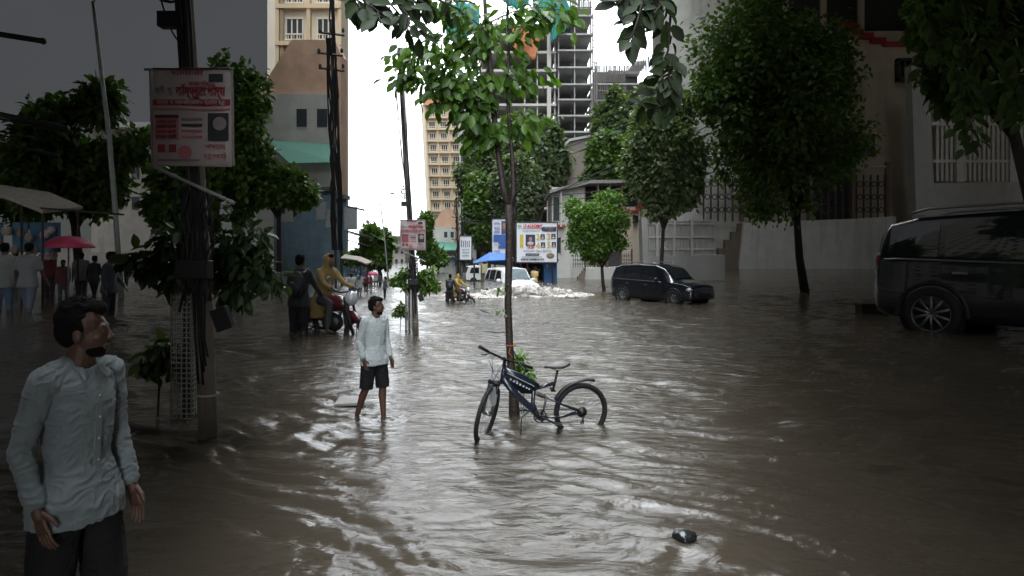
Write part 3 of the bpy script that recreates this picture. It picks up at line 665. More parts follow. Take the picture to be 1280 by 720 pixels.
def van(label, loc, rz, sc):
    o = empty('delivery_truck', (loc[0], loc[1], -.4*sc), label, 'truck', None, R(rz), sc)
    wp = mat('truck_white', (.62, .64, .62), .35)
    m = MB(); m.poly([(1.1, -.85, .5), (2.7, -.85, .5), (2.75, -.85, 1.15), (2.35, -.85, 2.0), (1.1, -.85, 2.05)], (0, 1.7, 0)); m.build('cab', wp, o, bev=.06)
    m = MB(); m.box((-.7, 0, 1.3), (3.3, 1.8, .1)); m.box((-.7, -.9, 1.75), (3.3, .05, .9)); m.box((-.7, .9, 1.75), (3.3, .05, .9)); m.box((-2.35, 0, 1.75), (.05, 1.8, .9)); m.box((.95, 0, 1.9), (.05, 1.8, 1.2)); m.build('cargo_bed', mat('truck_bed', (.45, .42, .25), .6, stain=.5), o)
    m = MB(); m.poly([(1.3, -.89, 1.25), (2.3, -.89, 1.25), (2.28, -.89, 1.45), (2.1, -.89, 1.85), (1.3, -.89, 1.85)], (0, .02, 0)); m.build('side_window', GLASS, o); m = MB(); m.poly([(1.3, .87, 1.25), (2.3, .87, 1.25), (2.28, .87, 1.45), (2.1, .87, 1.85), (1.3, .87, 1.85)], (0, .02, 0)); m.build('side_window', GLASS, o)
    m = MB(); m.poly([(2.74, -.75, 1.28), (2.74, .75, 1.28), (2.44, .75, 1.92), (2.44, -.75, 1.92)], (.02, 0, .01)); m.build('windscreen', GLASS, o)
    for x in (-1.5, 1.9):
        for s in (-.82, .82):
            m = MB(); m.torus((x, s, .42), .3, .11, (0, 1, 0), 22, 8); m.tube([(x, s-.05, .42), (x, s+.05, .42)], .24, 16); m.build('wheel', TYRE, o, True)
    m = MB(); m.box((2.78, .6, .85), (.05, .3, .2)); m.box((2.78, -.6, .85), (.05, .3, .2)); m.build('headlight', RIM, o, bev=.02)
    return o

# ---------------------------------------------------------------- text
def text_mesh(s, size, loc, M, mt, par, name='lettering', ext=.0, align='CENTER', wfit=None, bold=0):
    cu = bpy.data.curves.new('t', 'FONT'); cu.body = s; cu.size = size; cu.align_x = align; cu.align_y = 'CENTER'; cu.extrude = .004; cu.offset = bold
    o = bpy.data.objects.new('t', cu); COL.objects.link(o); dg = bpy.context.evaluated_depsgraph_get(); dg.update()
    me = bpy.data.meshes.new_from_object(o.evaluated_get(dg)); bpy.data.objects.remove(o); me.materials.clear()
    if wfit and len(me.vertices):
        co = np.empty(len(me.vertices)*3); me.vertices.foreach_get('co', co); co = co.reshape(-1, 3); wd = np.ptp(co[:, 0])
        if wd > 0: co[:, 0] *= wfit/wd; me.vertices.foreach_set('co', co.ravel()); me.update()
    o = link(name, me, mt, par); o.matrix_local = Matrix.Translation(loc) @ M.to_4x4() if isinstance(M, Matrix) else Matrix.Translation(loc)
    return o
FRONT = Matrix(((1, 0, 0), (0, 0, -1), (0, 1, 0)))       # text plane facing -Y
# ================================================================ THE PLACE
C1 = lambda Y: Map(1, Y)
K = 3.168
PLA = mat('plaster_cream', (.5, .43, .34), .9, var=.1, scale=.6, stain=.55)
PLW = mat('plaster_white', (.55, .54, .5), .9, var=.12, scale=.8, stain=.5)
CONC = mat('concrete', (.38, .38, .37), .9, var=.15, scale=.4, stain=.4)
CONL = mat('concrete_pale', (.5, .49, .46), .9, var=.12, scale=.4, stain=.35)
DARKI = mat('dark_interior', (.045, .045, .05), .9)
WGL = mat('window_glass', (.05, .06, .07), .12)
REDP = mat('red_paint', (.3, .02, .015), .6)
def prism(mb, m, pts, d0, d1):     # polygon in photo pixels on plane Y, from depth offset d0 to d1
    mb.poly([m.P(x, y, d0) for x, y in pts], (0, d1-d0, 0))
def rect(mb, m, x0, y0, x1, y1, d0, d1): mb.bb(m.P(x0, y0, d0), m.P(x1, y1, d1))

# ---------------- tall apartment tower, and the nearer one on the left
def tower(m, x0, xs, x1, top, base, label, dy, lean=0, dd=16):
    b = m.P((x0+x1)/2, 335); b.z = 0; o = empty('apartment_tower', b, label, 'building')
    TW = mat('tower_cream', (.62, .53, .41), .85, var=.06, scale=.3, stain=.15); TF = mat('tower_yellow', (.6, .47, .31), .85, var=.06, scale=.3, stain=.2); TP = mat('tower_pale', (.72, .66, .54), .85, var=.05, scale=.3)
    def B(): return MB(b)
    def fin(mb):
        if lean: mb.v = [(x-lean*z, y, z) for x, y, z in mb.v]
        return mb
    w = B(); rect(w, m, xs, top, x1, base, 0, dd); fin(w).build('wall', TW, o)
    w = B(); rect(w, m, x0, top+3, xs-.0, base, -.6, dd*.75); fin(w).build('side_wall', TP, o)
    w = B(); rect(w, m, x0+5, top+2, x0+6.5, base, -.75, -.6); fin(w).build('drain_shaft', mat('shaft_brown', (.3, .24, .16), .9), o)
    nfl = int((base-top)/dy); ncol = max(1, round((x1-xs)/14)); cw = (x1-xs)/ncol
    for i in range(nfl):
        y = top+10+i*dy
        s = B(); rect(s, m, xs-.6, y+dy-5.2, x1+.6, y+dy-3.6, -1.1, -.002); fin(s).build('floor_band', TF, o)
        for j in range(ncol):
            xx = xs+j*cw
            g = B(); rect(g, m, xx+cw*.25, y, xx+cw*.78, y+dy-6.5, -.06, -.002); wd = fin(g).build('window', WGL, o)
            g = B()
            for k in range(4): xk = xx+cw*(.25+.53*k/3); rect(g, m, xk-.25, y, xk+.25, y+dy-6.5, -.16, -.062)
            rect(g, m, xx+cw*.22, y-.7, xx+cw*.81, y, -.25, -.002); rect(g, m, xx+cw*.22, y+dy-8.6, xx+cw*.81, y+dy-8.1, -.5, -.4); rect(g, m, xx+cw*.22, y+dy-6.5, xx+cw*.81, y+dy-5.9, -.5, -.002)
            for k in range(7): xk = xx+cw*(.24+.55*k/6); rect(g, m, xk-.12, y+dy-8.6, xk+.12, y+dy-6.5, -.47, -.43)
            fin(g).build('window_frame', TP, wd)
    for j in range(ncol+1):
        s = B(); rect(s, m, xs+j*cw-.7, top+1, xs+j*cw+.7, base, -.9, -.003); fin(s).build('pilaster', TF, o)
    s = B(); rect(s, m, xs-1.5, top-3, x1+1.5, top+5, -1.3, dd+.5); fin(s).build('parapet', mat('parapet_orange', (.6, .3, .17), .85), o)
    return o
tower(C1(150), 537, 542, 598, 128, 326, 'tall cream and yellow apartment tower against the white sky', 14.5, .055)
def low_cluster(m, lab, xr=578, dd=8):
    b = m.P(560, 335); b.z = 0; o = empty('corner_building', b, lab[0], 'building')
    w = MB(b); prism(w, m, [(540, 283), (548, 270), (553, 262), (570, 262), (xr-2, 268), (xr-2, 345), (540, 345)], 0, dd); w.build('wall', mat('peach_wall', (.5, .33, .23), .9, stain=.25, scale=.5), o)
    w = MB(b); rect(w, m, 540.5, 284, 569, 345, -1.0, -.01); w.build('front_wall', mat('pale_wall', (.5, .5, .47), .9, stain=.3, scale=.5), o)
    w = MB(b)
    for i in range(2): rect(w, m, 556+8*i, 290, 560+8*i, 297, -1.06, -1.0)
    w.split('window', WGL, o)
    w = MB(b); w.poly([m.P(543, 302, -1.1), m.P(572, 304, -1.1), m.P(xr, 312, -4.5), m.P(557, 312.5, -4.5)], (0, 0, -.15)); w.build('awning', mat('green_sheet', (.06, .22, .16), .6, stain=.2), o)
    m2 = Map(m.k, m.Y-10); b2 = m2.P(570, 348); b2.z = 0
    for i, (x0, x1, y0, c, l) in enumerate(((546, 569 if m.k == 1 else 570.9, 322, (.2, .3, .38), lab[1]), (571, 590 if m.k == 1 else 574.5, 325, (.13, .21, .28), lab[2]))):
        b2 = m2.P((x0+x1)/2, 345); b2.z = 0; o2 = empty('tin_shack', b2, l, 'shack')
        q = MB(b2); n = int((x1-x0)/1.2)
        for k in range(n):      # corrugated sheets
            xa = x0+(x1-x0)*k/n; xb = x0+(x1-x0)*(k+1)/n; q.bb((m2.P(xa, 0).x, m2.Y-(.06 if k % 2 else 0), -.4), (m2.P(xb, 0).x, m2.Y+dd*.35, m2.P(0, y0).z))
        q.build('wall', mat('tin_blue_%d' % i, c, .6, stain=.4, scale=1.5), o2)
        q = MB(b2); rect(q, m2, x0-1, y0-1.6, x1+.6, y0, -1.2, dd*.4); q.build('roof', mat('tin_roof', (.12, .12, .13), .7), o2)
        q = MB(b2); rect(q, m2, x0+3, y0+3, x0+8, y0+12, -.14, -.07); rect(q, m2, x1-8, y0+4, x1-4, y0+11, -.14, -.07); q.split('shutter', mat('shutter_pale', (.4, .42, .44), .6), o2)
low_cluster(C1(100), ('peach corner building with a green awning below the tall tower', 'pale blue tin shack under the green awning, away from the white truck', 'grey-blue tin shack beside the tilted white notice board'))

# ---------------- building under construction
def construction():
    m = C1(110); b = m.P(715, 330); b.z = 0; o = empty('unfinished_building', b, 'tall unfinished concrete frame building with teal safety nets', 'building')
    def frame(nm, xs, ys, d0, dp, mt, cwid=1.2, sh=2.0, back=True):
        f = MB(b)
        for y in ys: rect(f, m, xs[0]-1.5, y-sh/2, xs[-1]+1.5, y+sh/2, d0-1, d0+dp)
        f.split('floor_slab', mt, o); f = MB(b)
        for x in xs:
            for dd in (0, dp*.5): rect(f, m, x-cwid/2, ys[0]+sh/2, x+cwid/2, 345, d0+dd-.5, d0+dd+.5)
        f.split('column', mt, o)
        if back:
            f = MB(b); rect(f, m, xs[0], ys[0]+1.2, xs[-1], 345, d0+dp*.8, d0+dp*.8+.3)
            f.build('back_wall', mat('raw_block', (.17, .165, .16), .95, var=.3, scale=.6), o)
    frame('r', [698, 718, 738.5], [22, 45, 65, 86, 107, 126, 146, 166, 186, 206, 226, 246, 266, 286, 306, 326], 0, 12, CONC)
    frame('l', [600, 612, 634, 656, 672, 694], [30, 42, 64, 87, 108, 130, 150, 172, 194, 216, 238, 260, 282, 304, 326], 1.5, 12, CONL, 1.4, 3)
    frame('w', [744, 762, 782, 802, 822], [106, 126, 146, 166, 186, 206, 226, 246, 266, 286, 306, 326], .5, 10, CONC)
    f = MB(b); rect(f, m, 684, 40, 689, 345, .3, 1.3); f.build('pier', CONL, o)
    f = MB(b); rng = random.Random(2)      # formwork props and rebar curtains
    for i in range(22): x = 712+i*1.25; f.tube([m.P(x, 22, -.8), m.P(x+rng.uniform(-.3, .3), 3+rng.uniform(-2, 1), -.8)], .07, 4)
    for i in range(50): x = 743+i*1.5; f.tube([m.P(x, 104 if i < 26 else 90, -.5), m.P(x+rng.uniform(-.7, .7), 83-(i > 30)*(i-30)*.8, -.5)], .07, 4)
    for i in range(26): x = 744+i*1.5; f.tube([m.P(x, 125, -.9), m.P(x+rng.uniform(-.9, .9), 108, -.9)], .06, 4)
    for y in (3, 12): f.tube([m.P(706, y, -1), m.P(741, y, -1)], .09, 4)
    for y in (108, 116): f.tube([m.P(741, y, -1.2), m.P(822, y, -1.2)], .06, 4)
    for x in (739.5, 742, 744.5): f.tube([m.P(x, 20 if x < 740 else 80, -1.6), m.P(x, 230, -1.6)], .12, 5)
    for y in range(26, 220, 9): f.tube([m.P(738.5, y, -1.6), m.P(745, y+3, -1.6)], .07, 4)
    f.build('scaffolding', mat('scaffold', (.2, .19, .18), .6, metal=.3), o)
    f = MB(b); rect(f, m, 708, 5, 741, 21, 2, 2.3); rect(f, m, 744, 86, 800, 104, 2, 2.3); f.split('formwork_sheet', mat('formwork', (.11, .10, .10), .9, var=.35, scale=.8), o)
    f = MB(b)
    for x, y, w_, h in ((800, 76, 14, 5), (780, 88, 40, 4)): rect(f, m, x-w_/2, y, x+w_/2, y+h, 0, 6)
    for i in range(12): rect(f, m, 812+i*2.2, 96-i*1.8, 814+i*2.2, 110, 0, 1)
    f.split('roof_slab', CONC, o)
    def net(nm, pts, mt, dy=-2.0, amp=.5):
        # cloth strip sagging between two polylines of photo points
        top, bot = pts; n, k = 16, 8; vs = []; fs = []
        def at(L, t):
            x = t*(len(L)-1); i = min(int(x), len(L)-2); u = x-i; return (L[i][0]*(1-u)+L[i+1][0]*u, L[i][1]*(1-u)+L[i+1][1]*u)
        for i in range(n+1):
            a, c = at(top, i/n), at(bot, i/n)
            for j in range(k+1):
                t = j/k; vs.append(m.P(a[0]*(1-t)+c[0]*t, a[1]*(1-t)+c[1]*t, dy+amp*math.sin(i*1.3+j*.5)))
        for i in range(n):
            for j in range(k): fs.append((i*(k+1)+j, (i+1)*(k+1)+j, (i+1)*(k+1)+j+1, i*(k+1)+j+1))
        q = MB(b); q.add(vs, fs); x = q.build(nm, mt, o, True); md = x.modifiers.new('s', 'SOLIDIFY'); md.thickness = .06
    TE = mat('net_teal', (.04, .22, .20), .8, var=.25, scale=1)
    net('safety_net', ([(556, 18), (575, 6), (600, 12)], [(560, 55), (580, 57), (600, 38)]), TE)
    net('safety_net', ([(664, -12), (690, -12), (706, 2)], [(668, 34), (690, 24), (712, 20)]), TE)
    net('safety_net', ([(688, 22), (700, 20), (708, 24)], [(687, 62), (696, 52), (706, 44)]), TE, -2.6)
    net('safety_net', ([(622, -10), (645, -14), (664, -10)], [(630, 12), (646, 20), (660, 16)]), TE, -3)
    net('orange_sheet', ([(640, 42), (655, 44), (672, 46), (680, 52)], [(642, 76), (650, 68), (668, 84), (671, 60)]), mat('sheet_orange', (.4, .15, .07), .8, var=.2), -3)
construction()
def gray_building():
    m = C1(95); b = m.P(580, 330); b.z = 0; o = empty('grey_building', b, 'grey glass-fronted building half hidden by the leaves near the cream tower', 'building')
    w = MB(b); rect(w, m, 574, 118, 604, 340, 0, 10); w.build('wall', CONL, o)
    w = MB(b)
    for i in range(9):
        for x in (576, 584, 592): rect(w, m, x, 124+i*22, x+6, 136+i*22, -.06, 0)
    w.split('window', WGL, o)
gray_building()
def plain_building():
    m = C1(80); b = m.P(724, 330); b.z = 0; o = empty('windowless_building', b, 'plain brown-grey building flank showing between the big trees', 'building')
    w = MB(b); prism(w, m, [(700, 190), (712, 176), (741, 170), (741, 342), (700, 342)], 0, 8); w.build('wall', mat('flank_brown', (.2, .17, .15), .9, stain=.3, scale=.3), o)
    w = MB(b); prism(w, m, [(698, 188), (711, 174), (743, 168), (743, 171), (712, 177), (700, 191)], -.4, 8.4); w.build('coping', CONC, o)
    m = C1(72); b = m.P(757, 330); b.z = 0; o = empty('white_hoarding', b, 'white and blue sheeting under a teal roof, seen between the trees', 'shed')
    w = MB(b); prism(w, m, [(742, 178), (764, 178), (772, 200), (768, 345), (744, 345)], 0, 4); w.build('wall', mat('hoarding_white', (.75, .77, .78), .7), o)
    w = MB(b); rect(w, m, 742, 186, 750, 204, -.08, -.01); w.build('blue_panel', mat('hoarding_blue', (.1, .25, .5), .6), o)
    w = MB(b); prism(w, m, [(744, 178), (750, 166), (776, 166), (780, 177)], -1.5, 4.5); w.build('roof', mat('roof_teal', (.05, .16, .17), .6), o)
plain_building()

# ---------------- the two-storey house with the ornamental balcony, gate wall and fence
def house(m, labs, x0=690, x1=846, deco=True):
    g = lambda: MB(b)
    b = m.P(750, 340); b.z = 0; o = empty('old_house', b, labs[0], 'building'); near = m.k > 1
    w = g(); rect(w, m, x0, 234, 730, 352, 0, 6); w.build('side_wing_wall', PLW, o)
    w = g(); rect(w, m, 730, 258, x1, 352, .5, 7); w.build('front_wall', PLA, o)
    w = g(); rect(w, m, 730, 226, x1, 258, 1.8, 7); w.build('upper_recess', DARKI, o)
    w = g()
    for x in (730.5, 748, 763, 778, 800, 820, 838): rect(w, m, x, 226, x+2.2, 258, .6, 1.0)
    w.split('veranda_post', PLA, o)
    w = g(); prism(w, m, [(686, 243), (735, 231), (x1+2, 229), (x1+2, 226), (735, 227), (686, 239)], -1.2, 7.5); w.build('roof', mat('roof_edge', (.22, .21, .2), .8, stain=.3), o)
    w = g(); pts = [(775, 258), (779, 258), (779, 260.4), (783, 260.4), (783, 262.3), (787, 262.3), (787, 264), (796, 264), (796, 257.5), (799, 257.5), (799, 264), (804, 264), (804, 270), (801, 270), (801, 266), (786, 266), (786, 264.4), (781, 264.4), (781, 262.4), (775, 262.4)]
    # stepped red edging as a chain of small blocks
    w = g()
    for (a, c, d, e) in ((775, 257.5, 779, 259.5), (778, 259, 783, 261.5), (782, 261, 788, 263.2), (787, 262.6, 799, 264.4), (796, 257, 798, 263), (798, 255, 804, 257), (801, 257, 803, 270), (770, 255, 776, 257.5)): rect(w, m, a, c, d, e, .1, .5)
    w.build('stepped_edge', REDP, o)
    if x0 < 700:
        w = g(); rect(w, m, x0-1, 281, 706, 284.5, -.5, 0); w.build('red_ledge', REDP, o)
        for (a, c, d, e) in ((691.5, 246, 699, 276), (712, 244, 716, 252)):
            w = g(); rect(w, m, a, c, d, e, -.05, 0); f = w.build('window', WGL, o); w = g(); rect(w, m, a-.7, c-.7, a, e+.7, -.12, 0); rect(w, m, d, c-.7, d+.7, e+.7, -.12, 0); w.build('window_frame', PLW, f)
        w = g(); rect(w, m, 699.5, 240, 701.5, 284, -.8, -.5); w.build('drain_pipe', PLW, o)
        w = g(); rect(w, m, 693.5, 297, 700, 316, -.05, 0); f = w.build('window', WGL, o); w = g(); rect(w, m, 692.6, 296, 693.5, 317, -.15, 0); rect(w, m, 700, 296, 701, 317, -.15, 0); rect(w, m, 696.4, 297, 697, 316, -.1, -.052); w.build('window_frame', mat('wood_brown', (.12, .07, .04), .7), f)
    w = g(); rect(w, m, 776, 299, 784, 308, .42, .5); rect(w, m, 764, 288, 770, 312, .42, .5); w.split('window', WGL, o)
    # wall lamp box
    w = g()
    for (a, c, d, e) in ((792, 269.4, 797.4, 270.4), (792, 276.8, 797.4, 278.4), (792, 269.4, 792.7, 278), (796.7, 269.4, 797.4, 278), (794.3, 270, 795, 277)): rect(w, m, a, c, d, e, -.2, .45)
    w.build('wall_lamp_frame', BLACKP, o)
    # dark entrance recess behind the balustrade
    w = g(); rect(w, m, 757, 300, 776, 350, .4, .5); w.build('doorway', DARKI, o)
    # plinth wall, steps
    b2 = m.P(758, 345); b2.z = 0; o2 = empty('plinth_wall', b2, labs[1], 'wall')
    q = MB(b2); prism(q, m, [(729, 334.5), (772, 333), (787, 332), (787, 354), (727, 354), (727, 350)], -2.2, .3); q.build('wall', mat('plinth_white', (.6, .59, .56), .85, var=.08, scale=1, stain=.6), o2)
    q = MB(b2)
    for i in range(5): rect(q, m, 717+i*2.6, 347.5-i*3.2, 729, 354, -1.9+i*.08, -1.0)
    q.build('steps', mat('step_stone', (.2, .16, .13), .9, stain=.4), o2)
    # balustrade
    o3 = empty('balustrade', b2, labs[2], 'railing'); q = MB(b2); BR = mat('iron_bronze', (.06, .045, .04), .6)
    for xa, xb in ((714, 728), (729, 770.5), (773, 784)):
        ncol = max(2, int((xb-xa)/2.6)); st = (xb-xa)/ncol
        for i in range(ncol+1): q.tube([m.P(xa+i*st, 316, -1.6), m.P(xa+i*st, 334, -1.6)], .35*m.m, 5)
        for i in range(ncol):
            cx = xa+(i+.5)*st
            for cy in (319.5, 324.5, 329.5): q.torus(m.P(cx, cy, -1.6), .95*m.m, .2*m.m, (0, 1, 0), 10, 4)
    q.build('panel', BR, o3); q = MB(b2)
    q.tube([m.P(713, 318, -1.6), m.P(735, 315.2, -1.6), m.P(771, 313.2, -1.6), m.P(785, 313, -1.6)], .55*m.m, 6); q.build('handrail', mat('rail_grey', (.42, .42, .42), .5), o3)
    q = MB(b2)
    for x in (728.5, 755, 771.5, 784.8): rect(q, m, x-.6, 311 if x > 780 else 314, x+.8, 334, -1.8, -1.4)
    q.split('post', mat('post_brown', (.15, .11, .09), .8), o3)
    # gate pillar, compound wall, tall white fence
    b4 = m.P(810, 345); b4.z = 0; o4 = empty('compound_wall', b4, labs[3], 'wall'); GW = mat('gate_grey', (.4, .4, .385), .85, var=.08, scale=.8, stain=.35)
    q = MB(b4); prism(q, m, [(789, 276), (795.5, 275), (798, 335), (791, 335.5)], -4, -2.8); rect(q, m, 790.5, 334, 799, 356, -4.01, -2.8); q.build('pillar', GW, o4)
    q = MB(b4); prism(q, m, [(798, 320), (x1+40, 318), (x1+40, 356), (798, 356)], -3.8, -3.1); q.build('wall', GW, o4)
    q = MB(b4); rect(q, m, 788, 332, 793, 348, -4.6, -4.05); q.build('meter_box', mat('box_grey', (.25, .26, .27), .6), o4)
    o5 = empty('bar_fence', b4, labs[4], 'fence'); q = MB(b4); WB = mat('fence_white', (.55, .55, .53), .5, var=.08, scale=2, stain=.3)
    x = 800
    while x < x1+30: rect(q, m, x-.48, 279, x+.48, 319, -3.5, -3.3); x += 1.75
    q.build('bars', WB, o5); q = MB(b4)
    for y in (277, 281.5, 297, 311): rect(q, m, 797.5, y, x1+30, y+1.2, -3.56, -3.24)
    q.split('rail', WB, o5); q = MB(b4)
    for x in (808, 828, 848): rect(q, m, x-1.2, 276, x+1.4, 319.5, -3.7, -3.2)
    q.split('post', WB, o5)
    if x0 < 700:
        pass
house(C1(50), ('cream two-storey house with red stepped edging behind the small round tree', 'white plinth wall with steps behind the small round tree', 'ornamental iron railing on the white plinth behind the small tree', 'grey compound wall and pillar behind the dark car near the frame centre', 'white bar fence above the wall by the smaller dark car'))
house(Map(K, 74), ('dim house with red stepped edging at the upper right', 'white plinth wall with steps behind the large dark tree trunk', 'ornamental iron railing behind the large dark tree trunk', 'grey compound wall behind the large black car at the right', 'tall bar fence above the large black car at the right'), x0=700, x1=852)

# ---------------- trees
def ct(m, name, label, x, y, rx, ry, base, **kw):
    c = m.P(x, y); b = m.P(base[0], base[1]); b.z = -.35
    return tree(name, label, b, c, (rx*m.m, rx*m.m*.9, ry*m.m), **kw)
g_ = 'big trees behind the signboards'
ct(C1(78), 'broadleaf_tree', 'huge dark green tree rising behind the billboards', 665, 205, 55, 80, (684, 345), leafm=G3, n=26000, size=.62, seed=11, k=60, trunk_r=.5, f=.26, group=g_, barkm=BARK2)
ct(C1(70), 'broadleaf_tree', 'brighter green tree standing above the blue tarp roof', 606, 268, 36, 52, (603, 345), leafm=G2, n=15000, size=.5, seed=12, k=40, trunk_r=.4, f=.3, group=g_)
ct(C1(82), 'broadleaf_tree', 'grey-green tree just right of the cream apartment tower', 598, 215, 34, 42, (600, 345), leafm=G3, n=11000, size=.6, seed=13, k=30, trunk_r=.4, f=.3, group=g_)
ct(C1(64), 'broadleaf_tree', 'deep green tree over the roof of the old house', 775, 205, 42, 42, (765, 345), leafm=G2, n=15000, size=.5, seed=14, k=40, trunk_r=.4, f=.3, group='trees over the old house')
ct(C1(68), 'broadleaf_tree', 'tall dark tree at the right above the white fence', 812, 160, 40, 66, (815, 345), leafm=G3, n=15000, size=.55, seed=15, k=40, trunk_r=.4, f=.3, group='trees over the old house')
ct(C1(36), 'round_tree', 'small bright green round-crowned tree standing in the flooded street', 744, 284, 44, 54, (756, 361), leafm=G4, n=20000, size=.16, seed=16, k=60, trunk_r=.11, f=.27, shell=.35, lean=(.15, 0))
ct(C1(33), 'broad_leaved_tree', 'pale-leaved tree hanging over the white fence bars', 834, 206, 50, 88, (822, 354), leafm=leafmat('leaf_pale', (.09, .13, .06), (.17, .22, .11), .35), n=24000, size=.27, seed=17, k=64, trunk_r=.12, f=.3, kind=LEAF_O)
ct(C1(52), 'leafy_tree', 'loose green tree behind the street lamp and market', 470, 305, 24, 31, (476, 352), leafm=G2, n=7000, size=.42, seed=18, k=30, trunk_r=.2, f=.3, kind=LEAF_D)
ct(C1(60), 'leafy_tree', 'small green tree behind the hanging banner', 534, 300, 15, 34, (534, 346), leafm=G2, n=3600, size=.42, seed=19, k=18, trunk_r=.15, f=.34)
ct(C1(62), 'leafy_tree', 'low bush-like tree before the green awning', 548, 322, 14, 9, (548, 346), leafm=G2, n=2200, size=.35, seed=20, k=12, trunk_r=.12, f=.4)
ct(C1(74), 'broadleaf_tree', 'dark tree closing the gap right of the unfinished tower', 772, 150, 30, 44, (772, 345), leafm=G3, n=13000, size=.55, seed=41, k=36, trunk_r=.4, f=.3, group='trees over the old house')
ct(C1(66), 'broadleaf_tree', 'low tree crown right above the roof edge of the old house', 742, 226, 22, 20, (742, 345), leafm=G2, n=6000, size=.45, seed=42, k=20, trunk_r=.3, f=.34, group='trees over the old house')
ct(C1(64), 'broadleaf_tree', 'dark tree directly behind the fork of the thin tree', 640, 240, 34, 60, (640, 345), leafm=G3, n=14000, size=.5, seed=43, k=40, trunk_r=.4, f=.3, group=g_)
# left and right flanks, nearer and larger
ct(Map(K, 44), 'shady_tree', 'large dark tree behind the tall street lamp at the left', 466, 308, 28, 30, (470, 352), leafm=G2, n=15000, size=.62, seed=28, k=46, trunk_r=.35, f=.27)
ct(Map(K, 46), 'shady_tree', 'dark tree right behind the banner pole at the left', 532, 302, 12, 34, (532, 346), leafm=G2, n=7000, size=.5, seed=29, k=24, trunk_r=.25, f=.33)
ct(Map(K, 47), 'shady_tree', 'low dark tree between the banner pole and the riders', 548, 322, 14, 11, (548, 346), leafm=G2, n=5000, size=.5, seed=30, k=16, trunk_r=.2, f=.4)
ct(Map(K, 34), 'dense_tree', 'large dark round tree standing in water at the right', 746, 282, 41, 56, (756, 361), leafm=G2, n=36000, size=.3, seed=26, k=80, trunk_r=.24, f=.25, shell=.35, lean=(.3, 0), barkm=mat('bark_black', (.018, .014, .012), .8, bump=.6))
ct(Map(K, 24), 'hanging_tree', 'dark leafy branch hanging in the upper right corner', 824, 256, 27, 46, (858, 352), leafm=G2, n=9000, size=.4, seed=27, k=40, trunk_r=.25, f=.27, kind=LEAF_O)

ct(Map(K, 43), 'shady_tree', 'dark tree filling the gap behind the thick banner pole', 512, 326, 18, 17, (514, 346), leafm=G2, n=9000, size=.5, seed=31, k=30, trunk_r=.25, f=.3)
ct(Map(K, 48), 'shady_tree', 'dark tree over the market stall at the far left edge', 444, 318, 16, 20, (444, 348), leafm=G2, n=8000, size=.5, seed=32, k=28, trunk_r=.25, f=.3)
ct(C1(66), 'leafy_tree', 'low green tree at the far end of the street by the market', 450, 326, 20, 16, (450, 346), leafm=G2, n=5000, size=.4, seed=33, k=22, trunk_r=.15, f=.34)
# ---------------- left flank buildings
tower(Map(K, 110), 544, 548, 572.5, 128, 344, 'dim beige apartment tower at the left beyond the banner', 14.5, 0, 5)
low_cluster(Map(K, 85), ('dim peach building with a green awning at the left', 'dim blue tin shack behind the black-clad riders', 'dark blue tin shack at the left edge of the bright gap'), xr=574.5, dd=3)
def back_row(m, label, x0, x1, y, wm=None):
    b = m.P((x0+x1)/2, 340); b.z = 0; o = empty('distant_building', b, label, 'building')
    w = MB(b); rect(w, m, x0, y, x1, 346, 0, 8); w.build('wall', wm or PLW, o)
    w = MB(b); rect(w, m, x0-2, y-2, x1+2, y, -1, 8.4); rect(w, m, x0-1, y+10, x1+1, y+12, -.8, 0); w.split('ledge', CONC, o)
    w = MB(b)
    n = int((x1-x0)/7)
    for i in range(n):
        for k in range(3): rect(w, m, x0+2+i*7, y+3+k*12, x0+5+i*7, y+8+k*12, -.05, 0)
    w.split('window', WGL, o)
back_row(C1(125), 'low pale building closing the street behind the market', 428, 482, 322)
back_row(C1(110), 'pale flat-roofed building behind the small banner pole', 478, 506, 297)
back_row(Map(K, 100), 'dim flat-roofed building behind the large banner pole', 474, 512, 297, mat('plaster_dimmed', (.3, .28, .25), .9, stain=.6, scale=.6))  # plaster darkened here, its colour standing in for the dim side
